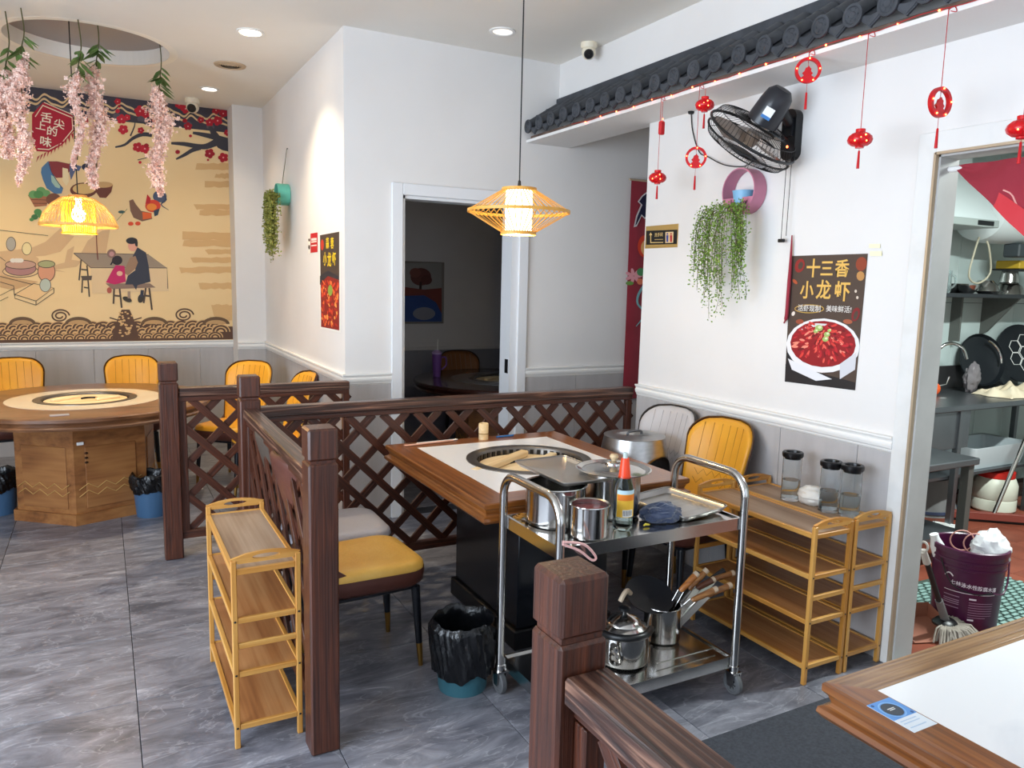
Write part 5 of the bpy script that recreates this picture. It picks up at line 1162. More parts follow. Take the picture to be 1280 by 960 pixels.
# cup in the dark room
t = thing('tumbler_cup', 'purple tumbler with straw on the unlit round table', 'cup', (2.60, 6.25, .753))
PU = mat('purple_plastic', '#7a4fa0', .4); MB().lathe([(.001, 0), (.032, 0), (.042, .14), (.042, .20), (.001, .20)], 24).build('cup_body', PU, t); MB().lathe([(.045, .20), (.045, .215), (.02, .235), (.001, .235)], 24).build('cup_lid', mat('lilac_plastic', '#b79ad0', .4), t)
MB().cyl((.005, 0, .23), (.008, 0, .33), .004, n=8).build('straw', PAPER, t); MB().tube(smoothpts([(.04, -.01, .17), (.075, -.02, .17), (.08, -.02, .10), (.04, -.01, .06)]), .007, 8).build('cup_handle', PU, t)
# floor mat
t = thing('floor_mat', 'charcoal ribbed floor mat under the foreground table', 'mat', (1.9, .6, 0), 0)
MB().box(-.62, -1.3, 0, .95, 1.285, .007, c=.003).build('mat_sheet', mat('charcoal_carpet', '#2e3036', .95, col2='#3d3f46', scale=90, bump=.7), t)
# ------------------------------------------------------------------ wall fan
t = thing('wall_fan', 'black oscillating wall fan with wire guard above the pink planter', 'fan', (2.94, 2.685, 2.32)); B = Vector((2.94, 2.685, 2.32))
m = MB().prism(rrect(.085, .235, .04, 5), Matrix(((0, 0, -1, 0), (1, 0, 0, 0), (0, 1, 0, 0), (0, 0, 0, 1))), .045); m.build('wall_plate', BLACK, t)
m = MB().prism([(-.03, -.03), (.03, -.03), (.03, .05), (-.03, .05)], Matrix(((0, 0, -1, -.044), (1, 0, 0, 0), (0, 1, 0, .02), (0, 0, 0, 1))), .012); m.build('control_box', BLACKM, t)
MB().ball((-.047, .0, -.055), (.004, .006, .006), 8, 6).build('indicator', LED, t)
ax = Vector((-.10, .62, -.775)).normalized(); c = Vector((2.735, 2.752, 2.305))-B; Q = ax.to_track_quat('Z', 'Y').to_matrix()
hb = c-ax*.16
MB().tube([(-.03, .0, .04), hb+Vector((.04, 0, 0)), hb], [.024, .024, .02], 10).build('arm', BLACK, t)
mo = MB().lathe([(.001, -.245), (.040, -.240), (.062, -.215), (.070, -.17), (.074, -.11), (.076, -.075), (.06, -.068), (.001, -.066)], 32, c, Q).build('motor_housing', mat('fan_black_gloss', '#26272c', .3), t)
lp_ = (c-ax*.13)+Q @ Vector((-.05, .055, 0))
v_ = (Vector((0, 0, 0))-(c+B-Vector((0, 0, EYE)))).normalized(); v_ = (v_-ax*v_.dot(ax)).normalized()
MB().box(-.022, -.026, 0, .022, .026, .0015).box(-.022, .012, .0015, .022, .026, .002, 1).build('rating_label', [PAPER, mat('label_blue', '#3a78b8', .5)], t, Mx=framex(c-ax*.135+v_*.0735, ax.cross(v_), v_))
RG = .222
for nm, z, r, w in (('guard_rim', .0, RG, .007), ('front_rim_band', .035, RG-.006, .005)): MB().tube([Q @ Vector((r*math.cos(a), r*math.sin(a), z))+c for a in [2*PI*k/56 for k in range(56)]], w, 8, closed=True).build(nm, BLACK, t)
for nm, s, z1 in (('front_guard', 1, .085), ('rear_guard', -1, -.06)):
    m = MB()
    for k in range(60):
        a = 2*PI*k/60; m.tube([Q @ Vector((r*math.cos(a+tw), r*math.sin(a+tw), z))+c for r, z, tw in ((RG, 0 if s < 0 else .03, 0), (RG*.9, z1*.75, .05), (RG*.6, z1, .12), (.05, z1, .2))], .0013, 3, caps=False, sm=False)
    for r in (RG*.9, RG*.6, RG*.3): m.tube([Q @ Vector((r*math.cos(a), r*math.sin(a), z1*(.76 if r > .19 else 1)))+c for a in [2*PI*k/40 for k in range(40)]], .0018, 4, closed=True, sm=False)
    stuff(m.build(nm, BLACK, t, fix=False))
MB().lathe([(.001, .094), (.045, .092), (.055, .086), (.055, .080), (.001, .080)], 28, c, Q).build('guard_badge', BLACK, t)
BL = mat('smoky_brown_blade', '#8a7868', .3, trans=.3)
for k in range(3):
    a0 = 2*PI*k/3+.4
    def fn(u, v):
        r = .035+.165*v; a = a0+(u-.5)*(1.35-.25*v)*(.6+.6*math.sin(PI*min(v*.8+.15, 1))); z = .012-.03*(u-.5)
        return tuple(Q @ Vector((r*math.cos(a), r*math.sin(a), z))+c)
    o = MB().grid(fn, 10, 8).build('blade', BL, t)
MB().lathe([(.001, .045), (.03, .04), (.036, .02), (.036, -.02), (.001, -.025)], 24, c, Q).build('blade_hub', BL, t)
for dy, zl in ((.012, -.49), (-.018, -.47)): MB().tube([(-.03, dy, -.11), (-.028, dy+.004, zl)], .0016, 5).build('pull_cord', BLACKM, t)
MB().box(-.04, -.004, -.50, -.02, .028, -.483, c=.003).build('cord_toggle', BLACK, t)
MB().tube(smoothpts([c-ax*.06+Vector((0, .02, -.15)), at(930, 208, X=2.90)-B, at(905, 206, X=2.92)-B, at(885, 196, X=2.925)-B, at(874, 190, X=2.93)-B, at(866, 165, X=2.932)-B, at(864, 143, X=2.932)-B]), .003, 6).build('power_cord', BLACK, t)
p_ = at(864, 138, X=2.925)-B; MB().box(p_.x-.014, p_.y-.014, p_.z-.02, p_.x+.012, p_.y+.014, p_.z+.022, c=.005).build('plug', BLACK, t)
t = thing('red_streamer', 'thin dark red streamer hanging beside the crayfish poster', 'streamer', at(983, 400, X=2.93)); B = at(983, 400, X=2.93)
pts = smoothpts([at(990, 294, X=2.925)-B, at(988, 330, X=2.925)-B, at(985, 370, X=2.925)-B, at(983, 395, X=2.925)-B, at(980, 404, X=2.925)-B]); MB().tube(pts, [.003+.006*min(1, i/6) if i < len(pts)-3 else .004 for i in range(len(pts))], 6).build('streamer_ribbon', DRED, t)

# ------------------------------------------------------------------ red ornaments under the eave
def ornament(kind, label, x, y, ytop, Xp=2.642, s=1.0):
    p = at(x, y, X=Xp); tp = 2.578 if Xp < 2.66 else 2.56; cat = 'lantern' if kind == 'lantern' else 'ornament'
    t = thing('red_lantern' if kind == 'lantern' else ('ring_ornament' if kind == 'ring' else 'gift_tag'), label, cat, p, 0, 'red festive ornaments under the eave')
    MB().cyl((0, 0, .03), (0, 0, tp-p.z), .0014, n=5).build('cord', REDC, t)
    MB().tube(smoothpts([(0, 0, tp-p.z-.004), (0, -.02, tp-p.z+.002), (0, -.03, tp-p.z-.018), (0, -.008, tp-p.z-.01)]), .0015, 5).build('bow', REDC, t)
    rnd = random.Random(int(x)); b = []
    if kind == 'lantern':
        MB().lathe([(.001, .038), (.018, .038), (.018, .026), (.028, .022), (.042, .010), (.046, -.002), (.042, -.014), (.028, -.025), (.016, -.028), (.016, -.034), (.001, -.034)], 28).build('lantern_body', REDG, t)
        m = MB()
        for k in range(12):
            a = 2*PI*k/12; m.tube([(r*1.015*math.cos(a), r*1.015*math.sin(a), z) for r, z in ((.028, .022), (.042, .010), (.046, -.002), (.042, -.014), (.028, -.025))], .0009, 3, sm=False)
        stuff(m.build('lantern_ribs', RED, t)); b = [(.043*math.cos(a), .043*math.sin(a), z) for a, z in ((-2.4, 0), (-1.9, -.012), (-2.9, -.010), (-2.0, .010))]
        tz = -.034
    elif kind == 'ring':
        yaw = math.radians(-40 if x < 1100 else -5); R = Matrix.Rotation(yaw, 3, 'Z')
        m = MB(); k = 36; V = []
        for i in range(k):
            a = 2*PI*i/k
            for r, d in ((.052, -.008), (.052, .008), (.040, .008), (.040, -.008)): V.append(R @ Vector((r*math.cos(a), d, r*math.sin(a))))
        m.add(V, [(4*i+j, 4*i+(j+1) % 4, 4*((i+1) % k)+(j+1) % 4, 4*((i+1) % k)+j) for i in range(k) for j in range(4)]); m.build('ring', RED, t)
        f = [(-.022, -.042), (.022, -.042), (.024, -.028), (.014, -.020), (.020, -.012), (.012, -.004), (.013, .006), (.006, .012), (.002, .018), (-.003, .012), (-.010, .010), (-.014, -.002), (-.022, -.010), (-.015, -.020), (-.025, -.028)]
        MB().prism(f, R.to_4x4() @ Matrix(((1, 0, 0, 0), (0, 0, 1, -.004), (0, 1, 0, 0), (0, 0, 0, 1))), .008).build('cut_out_figure', RED, t); MB().cyl((0, 0, .015), (0, 0, .045), .001, n=4).build('inner_cord', REDC, t)
        b = [tuple(R @ Vector((.046*math.cos(a), -.010, .046*math.sin(a)))) for a in (0.1, 3.0, 1.5, 4.2, 5.2)]; tz = -.052
    else:
        MB().box(-.016, -.012, -.035, .016, .012, .035, c=.006).build('tag_body', RED, t); b = [(0, -.006, .045)]; tz = None
    lm = None
    for q in b: MB().ball(q, .0034, 6, 4).build('led', LED, t)
    if tz is not None:
        MB().cyl((0, 0, tz), (0, 0, tz-.035 if kind == 'ring' else tz-.008), .001, n=4).build('tassel_cord', REDC, t); z0 = tz-(.035 if kind == 'ring' else .008)
        MB().lathe([(.001, z0), (.004, z0-.004), (.006, z0-.07), (.001, z0-.07)], 10).build('tassel', RED, t)
    m = MB()
ornament('lantern', 'red lantern hanging lowest, just above the toilet sign', 822, 222, 122, s=.9)
ornament('tag', 'tiny red box ornament above the lowest lantern', 827, 160, 122, Xp=2.648)
ornament('ring', 'red ring ornament left of the fan, overlapping its cord', 870, 197, 108)
ornament('lantern', 'red lantern close under the eave at the left rim of the fan', 881, 131, 108, Xp=2.648)
ornament('ring', 'red ring ornament close under the eave, upper right of the fan', 1010, 88, 62)
ornament('lantern', 'red lantern on a long cord midway between fan and kitchen door', 1075, 174, 42)
ornament('ring', 'red ring ornament above the corner of the kitchen door frame', 1175, 128, 18)
ornament('lantern', 'red lantern cut by the right photo edge', 1278, 160, 0)
t = thing('light_string', 'red string of tiny lights running along the tiled eave', 'light string', (2.640, 2.6, 2.585)); rnd = random.Random(2)
pts = [(0-.002*rnd.random(), -1.6+3.2*(2.4+1.6)/4*k/40-.0, .006*math.sin(k*1.3)-.004) for k in range(41)]
MB().tube(pts, .0016, 5).build('wire', REDC, t)
for k in range(2, 40, 2): MB().ball((-.004, pts[k][1], pts[k][2]-.004), .0042 if k % 3 else .003, 6, 4).build('led', LED, t)

# ------------------------------------------------------------------ ring planters with trailing plants
def trailing(par, P0, n, lmin, lmax, spread, seed, lm, leaf, out, sidex=None):
    rnd = random.Random(seed); V = []; Fs = []; st = MB()
    for i in range(n):
        a = rnd.uniform(-1, 1); p = Vector(P0)+Vector((-rnd.uniform(.0, out*.5), a*spread*.45, rnd.uniform(-.01, .015))); L = rnd.uniform(lmin, lmax)*(1-.35*abs(a)); q = p.copy(); pts = [q.copy()]
        d = Vector((-rnd.uniform(.2, .6), a*.9+(sidex or 0), rnd.uniform(-.25, .75))).normalized(); k = int(L/.02)
        for s in range(k):
            d = (d+Vector((rnd.gauss(0, .10), rnd.gauss(0, .13), -.42))).normalized(); q = q+d*.02; q.x = max(min(q.x, -.006), -out); pts.append(q.copy())
            for w in range(3):
                if rnd.random() < .85:
                    e = Vector((rnd.gauss(0, 1), rnd.gauss(0, 1), rnd.gauss(0, .7))).normalized(); c = q+e*rnd.uniform(.006, .016); x = e*leaf*rnd.uniform(.7, 1.2); y = Vector((rnd.gauss(0, 1), rnd.gauss(0, 1), rnd.gauss(0, 1))).cross(e).normalized()*leaf*.45; o = len(V)
                    V += [c, c+x*.5+y, c+x, c+x*.5-y]; Fs.append((o, o+1, o+2, o+3))
        st.tube(pts[::3] if len(pts) > 6 else pts, .0012, 3, sm=False, caps=False)
    stuff(st.build('stems', STEM, par, fix=False)); m = MB(); m.add(V, Fs); stuff(m.build('leaves', lm, par, fix=False))
def ring_planter(label, base, r, w, rm, potm, n, lmin, lmax, spread, seed, lm, leaf, cordz, yoff=0, word=None, sidex=0):
    t = thing('ring_planter', label, 'planter', base)     # base is on the wall at ring centre; wall normal is -x
    V = []; k = 40; th = .006; m = MB()
    for i in range(k):
        a = 2*PI*i/k
        for rr, d in ((r, -.004), (r, -w), (r-th, -w), (r-th, -.004)): V.append((d, rr*math.cos(a), rr*math.sin(a)))
    m.add(V, [(4*i+j, 4*i+(j+1) % 4, 4*((i+1) % k)+(j+1) % 4, 4*((i+1) % k)+j) for i in range(k) for j in range(4)], 0, True); m.build('ring', rm, t)
    ch = [(-r*.93, -r*.30)] + [(r*.96*math.sin(a), -r*.96*math.cos(a)) for a in [(-1.2+2.4*q/10) for q in range(11)]] + [(r*.93, -r*.30)]
    MB().prism(ch, Matrix(((0, 0, -1, -w+.008), (1, 0, 0, 0), (0, 1, 0, 0), (0, 0, 0, 1))), .006).build('front_panel', rm, t)
    m = MB().lathe([(.001, -r*.75), (r*.38, -r*.75), (r*.5, -r*.05), (r*.52, r*.02), (.001, r*.02)], 20, (-w/2, .0, 0)); m.build('inner_pot', potm, t)
    if word: text(word, .045, mat('dark_letter', '#4c3038', .6), t, frame((-w-.0005, -.01, -r*.52), (0, -1, 0), (-1, 0, 0)), bold=.006, ext=.0003)
    for s in (-1, 1): MB().tube([(-w/2, s*.012, r-.002), (-.01, s*.002, cordz)], .0014, 4).build('hanging_cord', STEM, t)
    MB().ball((-.006, 0, cordz), (.006, .004, .004), 8, 6).build('nail', BLACKM, t)
    trailing(t, (-w*1.0, yoff, -r*(.80 if word else .2)), n, lmin, lmax, spread, seed, lm, leaf, .16, sidex)
    return t
ring_planter('pink ring planter with blue pot and long green trailing plant below the fan', (2.94, 2.95, 2.083), .113, .085, mat('dusty_pink_plastic', '#c07a92', .45), mat('pale_blue_pot', '#7fb2d6', .4), 62, .34, .66, .24, 11, LEAFG, .0125, .17, .03, 'Happy', .08)
ring_planter('mint ring planter with dusty trailing plant on the side wall', (1.36, 6.38, 2.25), .085, .10, mat('mint_plastic', '#6fc9ae', .4), mat('pale_blue_pot', '#7fb2d6', .4), 70, .36, .62, .17, 12, LEAFD, .020, .36, -.05, None, .0)
# ------------------------------------------------------------------ kitchen contents
KS = mat('kitchen_steel', '#7c8084', .32, metal=.85, col2='#6b6f74', scale=3)
t = thing('sink_counter', 'stainless sink counter on square legs along the kitchen back wall', 'counter', (5.3, 3.33, 0))
MB().box(-1.3, -.31, .81, 1.5, .31, .85, c=.006).build('worktop', KS, t); MB().box(-1.3, .29, .85, 1.5, .31, 1.03).build('upstand', mat('dark_upstand', '#3c3a3c', .4, metal=.5), t)
MB().box(-.62, -.285, .55, -.10, .20, .81, c=.004).build('sink_bowl', KS, t); MB().box(-1.28, -.25, .33, 1.48, .27, .35).build('under_shelf', KS, t)
for x in (-1.25, -.22, .7, 1.45):
    for y in (-.28, .26): bar('leg', (x, y, 0), (x, y, .81), .04, .04, KS, t)
MB().tube(smoothpts([(.16, .17, .85), (.16, .17, 1.12), (.19, .15, 1.20), (.26, .12, 1.225), (.33, .08, 1.19), (.36, .06, 1.11)]), .012, 10).build('faucet', STEEL, t)
MB().tube([(.14, .15, .90), (.22, .11, .92), (.23, .10, .98)], .007, 8).build('faucet_lever', STEEL, t)
t = thing('prep_table', 'low steel prep table just inside the kitchen door frame', 'table', (4.06, 2.78, 0))
MB().box(-.45, -.22, .60, .45, .22, .64, c=.005).build('worktop', KS, t); MB().box(-.42, -.19, .17, .42, .19, .19).build('under_shelf', KS, t)
for x in (-.40, .40):
    for y in (-.18, .18): bar('leg', (x, y, 0), (x, y, .60), .05, .05, mat('prep_leg_grey', '#4a4845', .5), t)
t = thing('wall_shelf', 'dark wall shelf holding glassware and steel bowls in the kitchen', 'shelf', (5.6, 3.647, 1.565))
MB().box(-.75, -.33, 0, 1.5, 0, .03, c=.003).build('shelf_board', mat('shelf_dark', '#33363a', .4, metal=.4), t)
for x, dd, hh in ((.22, -.08, -.34), (.62, -.28, -.30)):
    m = MB().prism([(0, 0), (dd, 0), (dd if dd > -.1 else dd*.2, hh if dd > -.1 else hh*.9), (0, hh)], Matrix(((0, 0, 1, x), (1, 0, 0, 0), (0, 1, 0, 0), (0, 0, 0, 1))), .02); m.build('bracket', mat('bracket_grey', '#5a5c58', .5), t)
t = thing('glass_jug', 'clear glass beer mug on the kitchen shelf', 'mug', (5.40, 3.47, 1.595)); GL = mat('mug_glass', '#dfeaea', .05, trans=.85, ior=1.2)
MB().lathe([(.001, 0), (.055, 0), (.06, .01), (.06, .16), (.055, .16), (.053, .02), (.001, .018)], 24).build('mug_body', GL, t); MB().tube(smoothpts([(.058, -.02, .13), (.10, -.03, .12), (.105, -.03, .06), (.058, -.02, .03)]), .008, 8).build('mug_handle', GL, t)
t = thing('glass_tumbler', 'second clear glass beside the beer mug on the kitchen shelf', 'glass', (5.27, 3.40, 1.595)); MB().lathe([(.001, 0), (.045, 0), (.052, .15), (.048, .15), (.042, .012), (.001, .01)], 24).build('tumbler_body', GL, t)
for i, (x, y, r, h, f, lab) in enumerate(((5.62, 3.52, .10, .07, 1, 'steel bowl behind the mug on the kitchen shelf'), (5.60, 3.40, .075, .06, 0, 'small upright steel bowl nearest the mug on the kitchen shelf'), (5.93, 3.47, .105, .10, 2, 'domed upside-down steel bowl in the middle of the kitchen shelf'), (6.24, 3.47, .12, .09, 2, 'broad steel bowl under the yellow box on the kitchen shelf'), (5.82, 3.37, .10, .02, 0, 'flat steel plate at the kitchen shelf edge'))):
    t = thing('steel_bowl', lab, 'bowl', (x, y, 1.595), 0, 'steel bowls on the kitchen shelf'); pr = [(.001, 0), (r*.5, 0), (r*.8, h*.35), (r, h), (r*.97, h), (r*.77, h*.38), (r*.48, .006), (.001, .006)]
    if f == 2: pr = [(a, h-b) for a, b in pr]
    MB().lathe(pr, 28).build('bowl_body', STEEL, t)
t = thing('steel_cup', 'steel cup turned over on top of the broad shelf bowl', 'cup', (6.24, 3.47, 1.686)); MB().lathe([(.001, .09), (.055, .09), (.07, 0), (.065, 0), (.05, .084), (.001, .084)], 24).build('cup_body', STEEL, t)
t = thing('yellow_box', 'yellow box stacked on the steel cup on the kitchen shelf', 'box', (6.30, 3.45, 1.777)); MB().box(-.16, -.10, 0, .2, .10, .012).build('box_base', BLACK, t); MB().box(-.14, -.09, .012, .2, .09, .075, c=.006).build('box_body', mat('box_yellow', '#c9a52c', .5), t)
t = thing('cooker_hood', 'white range hood with tapered chimney on the kitchen wall', 'hood', (5.15, 3.645, 2.05)); HW = mat('hood_white', '#cdd6d6', .3)
V = [(-.45, -.46, .03), (.45, -.46, .03), (.45, 0, .03), (-.45, 0, .03), (.05, -.30, .60), (.45, -.30, .60), (.45, 0, .60), (.05, 0, .60)]
def fn(u, v):       # flared skin rising to the chimney
    x0 = -.45+.62*(v**.45); return (x0+(.36-x0)*u, -.46+.22*min(1, v*1.6), .05+.62*v)
m = MB(); m.grid(fn, 6, 10); m.grid(lambda u, v: (.36, -.46+.22*min(1, v*1.6)+(.46-.22*min(1, v*1.6))*u, .05+.62*v), 4, 10); m.grid(lambda u, v: (-.45+.62*(v**.45), -.46+.22*min(1, v*1.6)+(.46-.22*min(1, v*1.6))*u, .05+.62*v), 4, 10); m.build('hood_skin', HW, t)
MB().box(-.46, -.47, .0, .37, 0, .05, c=.004).build('hood_skirt', mat('hood_skirt_grey', '#9aa3a0', .35), t); MB().lathe([(.001, -.02), (.04, -.012), (.05, 0)], 20, (.10, -.25, 0)).build('hood_lamp', mat('lamp_cream', '#d8d6a8', .4), t); MB().box(.12, -.475, .01, .30, -.469, .04).build('switch_panel', BLACK, t)
t = thing('water_heater', 'white horizontal tank water heater high on the kitchen wall', 'water heater', (5.93, 3.40, 2.17)); Ry = Matrix(((0, 0, 1), (0, 1, 0), (-1, 0, 0)))
MB().lathe([(.001, -.36), (.12, -.345), (.19, -.28), (.205, -.18), (.205, .5), (.001, .52)], 32, (0, 0, 0), Ry).build('tank', mat('tank_white', '#d3dcdc', .25), t); MB().box(-.1, .19, -.08, .3, .245, .08).build('wall_bracket', KS, t)
MB().tube(smoothpts([(-.28, -.02, -.15), (-.36, -.04, -.28), (-.38, -.03, -.45), (-.26, -.03, -.50), (-.14, -.04, -.42), (-.20, -.05, -.25), (-.22, -.03, -.18)]), .007, 8).build('drain_hose', mat('hose_cream', '#b7b09a', .5), t); MB().box(.06, -.12, -.30, .2, .0, -.2, c=.01).build('valve_box', mat('valve_dark', '#3d4448', .5), t)
for i, (x, z, r, lab) in enumerate(((6.08, 1.08, .21, 'black wok propped on the counter, left of the hexagon-patterned one'), (6.62, 1.12, .24, 'black lid with pale hexagon lines propped at the right photo edge'))):
    t = thing('wok', lab, 'wok', (x, 3.52, z-r*.96), 0); R = Vector((-.25, -.9, .25)).to_track_quat('Z', 'Y').to_matrix(); cc = Vector((0, 0, r*.96))
    MB().lathe([(r, .0), (r-.004, .008), (r*.9, -.02), (r*.5, -.05), (.001, -.06)] if i == 0 else [(.001, .03), (r*.7, .02), (r, 0), (r, -.01)], 40, cc, R).build('wok_body', mat('wok_black', '#202429', .35, metal=.3), t)
    if i == 0: MB().tube([R @ Vector((.16*math.cos(a), .16*math.sin(a), .02))+cc for a in [-.2+.2*k for k in range(8)]], .008, 6).build('wok_handle', STEEL, t)
    else:
        for hx_, hy_ in ((0, 0), (-.09, .05), (-.09, -.05), (0, .10), (0, -.10), (.09, .05), (.09, -.05)):
            MB().tube([R @ Vector((hx_+.055*math.cos(a), hy_+.055*math.sin(a), .03-.4*(hx_**2+hy_**2)+.002))+cc for a in [PI/3*k for k in range(6)]], .003, 4, closed=True, sm=False).build('hexagon_line', PAPER, t)
t = thing('wok', 'small black pan lying behind the propped woks', 'wok', (6.35, 3.50, .86)); MB().lathe([(.10, 0), (.095, .008), (.06, -.02), (.001, -.03)], 32, (0, 0, .10), Vector((.1, -.95, .3)).to_track_quat('Z', 'Y').to_matrix()).build('wok_body', MATS['wok_black'], t)
t = thing('plastic_wrap', 'crumpled grey plastic bag leaning by the propped wok', 'bag', (5.80, 3.42, .85)); crumple((.07, .05, .11), (0, 0, .11), .2, 4).build('bag_body', mat('grey_poly', '#8b8488', .3, trans=.3), t)
t = thing('dish_rag', 'heap of cream rags on the kitchen counter edge', 'rag', (5.98, 3.22, .85)); PH = [1.1, 2.7, .4]
MB().grid(lambda u, v: (-.28+.56*u+.02*math.sin(9*v), -.16+.3*v+.02*math.sin(11*u), .004+min(1, min(u, 1-u, v, 1-v)*6)*(.05+.03*math.sin(11*u+3*v)+.02*math.sin(17*v-6*u))), 36, 20).build('rag_folds', mat('cream_rag', '#c9b79a', .9, col2='#d9cbb2', scale=9), t)
t = thing('orange_scrubber', 'orange scrubber hanging by the kitchen faucet', 'scrubber', (5.36, 3.42, .85)); MB().ball((0, 0, .045), (.05, .03, .045), 14, 10).build('scrubber_body', mat('scrub_orange', '#d8551e', .7, bump=.8, scale=60), t)
t = thing('plastic_tub', 'white rectangular tub on the shelf under the kitchen counter', 'tub', (5.72, 3.27, .352)); m = MB()
for s, z0, z1 in ((1, 0, .16),):
    o0 = rrect(.62, .30, .04); o1 = rrect(.70, .36, .04); fan(m, [[Vector((x, y, .16)) for x, y in o1], [Vector((x*.93, y*.9, .155)) for x, y in o1], [Vector((x*.94, y*.9, .01)) for x, y in o0]]); fan(m, [[Vector((x, y, .16)) for x, y in o1], [Vector((x, y, .15)) for x, y in o1], [Vector((x, y, 0)) for x, y in o0]])
m.build('tub_body', mat('tub_white', '#b9c2c6', .4), t)
t = thing('plastic_basin', 'dark blue basin upside down beside the white jug under the counter', 'basin', (5.32, 3.42, 0)); MB().lathe([(.001, .25), (.17, .25), (.24, .02), (.25, 0), (.235, 0), (.001, .24)], 32).build('basin_body', mat('basin_grey', '#6c6a6a', .5), t); MB().lathe([(.243, .02), (.252, .02), (.252, .04), (.24, .04)], 32).build('basin_rim', mat('basin_blue', '#3c4660', .4), t)
t = thing('plastic_jug', 'white plastic jug with red lid on the kitchen floor', 'jug', (5.80, 3.17, 0)); MB().lathe([(.001, 0), (.13, 0), (.15, .02), (.15, .09), (.145, .10), (.15, .11), (.15, .20), (.13, .25), (.10, .27), (.001, .27)], 32).build('jug_body', mat('jug_white', '#d5d6c6', .4), t); MB().lathe([(.12, .255), (.125, .26), (.125, .30), (.001, .31)], 28).build('jug_lid', mat('jug_lid_red', '#c42a22', .4), t)
t = thing('squeegee', 'floor squeegee with steel pole and red head in the kitchen', 'squeegee', (5.48, 3.0, 0))
bar('squeegee_head', (-.22, .15, .045), (.20, -.20, .045), .05, .05, mat('squeegee_red', '#7d3a30', .5), t); bar('rubber_blade', (-.22, .15, .012), (.20, -.20, .012), .012, .024, BLACK, t); MB().cyl((0, -.02, .06), (.45, -.10, 1.15), .014, n=10).build('pole', STEEL, t)
t = thing('steel_colander', 'steel colander hanging at the right photo edge in the kitchen', 'colander', (6.22, 2.72, .30)); MB().lathe([(.15, 0), (.14, -.03), (.08, -.07), (.001, -.08)], 28, (0, 0, .17), Vector((-.5, -.8, .3)).to_track_quat('Z', 'Y').to_matrix()).build('colander_bowl', STEELB, t)
MB().box(-.25, .05, -.30, .30, .25, .0).build('colander_stand', mat('stand_brown', '#5a3a30', .6), t)
t = thing('slotted_tray', 'white slotted plastic tray on the kitchen floor by the counter leg', 'tray', (4.95, 2.98, 0), .5)
MB().box(-.16, -.10, 0, .16, .10, .02, c=.004).build('tray_body', mat('drain_tray', '#9a9c9c', .4), t)
for k in range(6): MB().box(-.13+.05*k, -.08, .02, -.115+.05*k, .08, .026).build('slot_bar', PAPER, t)
# purple paint bucket
bx_, by_ = 3.665, 2.085
t = thing('paint_bucket', 'purple paint bucket with white print standing inside the kitchen doorway', 'bucket', (bx_, by_, 0)); BK = mat('deep_purple_plastic', '#3d1030', .3, col2='#4a1539', scale=2)
rb_, rtp, hb_ = .142, .160, .40
MB().lathe([(.001, 0), (rb_-.006, 0), (rb_, .006), (.155, .30), (.160, .302), (.160, .312), (.157, .314), (.158, .335), (.163, .337), (.163, .347), (.160, .349), (.162, .372), (.168, .374), (.168, .396), (.160, .40), (.154, .395), (.150, .30), (rb_-.006, .02), (.001, .016)], 48).build('bucket_body', BK, t)
MB().tube(smoothpts([(.164*math.cos(a), .164*math.sin(a), z) for a, z in ((-3.4, .335), (-3.0, .23), (-2.4, .20), (-1.9, .21))] ), .003, 6).build('bail_wire', BLACKM, t)
MB().tube(smoothpts([(.166*math.cos(a), .166*math.sin(a), z) for a, z in ((-.9, .335), (-1.15, .25), (-1.5, .20), (-1.9, .21))]), .004, 6).build('bail_wire', MATS['deep_purple_plastic'], t)
ca = math.atan2(-by_, -bx_)
def on_bucket(a, z, off=.001): r = rb_+(.155-rb_)*z/.30+off; return frame((r*math.cos(a), r*math.sin(a), z), (-math.sin(a), math.cos(a), 0), (math.cos(a), math.sin(a), .05))
PW = mat('print_white', '#d9cfd6', .6); PG = mat('print_mauve', '#9a7c92', .6)
for i, chh in enumerate('七林泳水性防腐木漆'): text(chh, .023, PW, t, on_bucket(ca-.36+.15*i, .235-.002*i), bold=.01, ext=.0003)
MB().tube([on_bucket(ca-.62+.05*k, .262+.016*math.sin(k*.6)).translation for k in range(6)], .003, 5).build('swoosh_mark', PW, t)
def band(a0, a1, z, h, m): 
    q = MB(); n_ = 8; V = []
    for k in range(n_+1):
        a = ca+a0+(a1-a0)*k/n_
        for zz in (z, z+h): V.append(on_bucket(a, zz).translation)
    q.add(V, [(2*k, 2*k+2, 2*k+3, 2*k+1) for k in range(n_)]); q.build('print_line', m, t)
band(-.62, .88, .192, .003, PW); band(.12, .32, .165, .008, PW); band(.12, .30, .062, .008, PW)
for z in (.150, .138, .126, .114, .102, .090, .078): band(.12, .85 if z > .08 else .65, z, .0025, PG)
for z in (.168, .150, .140, .130, .112): band(-.62, -.15, z, .004, PG)
t = thing('plastic_wrap', 'white plastic sheet stuffed in the purple bucket', 'bag', (bx_+.045, by_-.07, .30)); crumple((.085, .075, .10), (0, 0, .07), .16, 3).build('sheet', mat('white_poly2', '#dfe0e2', .3), t)
t = thing('spray_bottle', 'white bottle leaning inside the purple bucket', 'bottle', (bx_-.075, by_+.07, .25)); MB().lathe([(.001, 0), (.03, 0), (.032, .13), (.02, .17), (.02, .19), (.001, .19)], 20, (0, 0, 0), Vector((-.3, .2, 1)).to_track_quat('Z', 'Y').to_matrix()).build('bottle_body', MATS['white_poly2'], t)
t = thing('wire_coil', 'loops of pale cord rising out of the purple bucket', 'cord', (bx_-.02, by_+.0, .36))
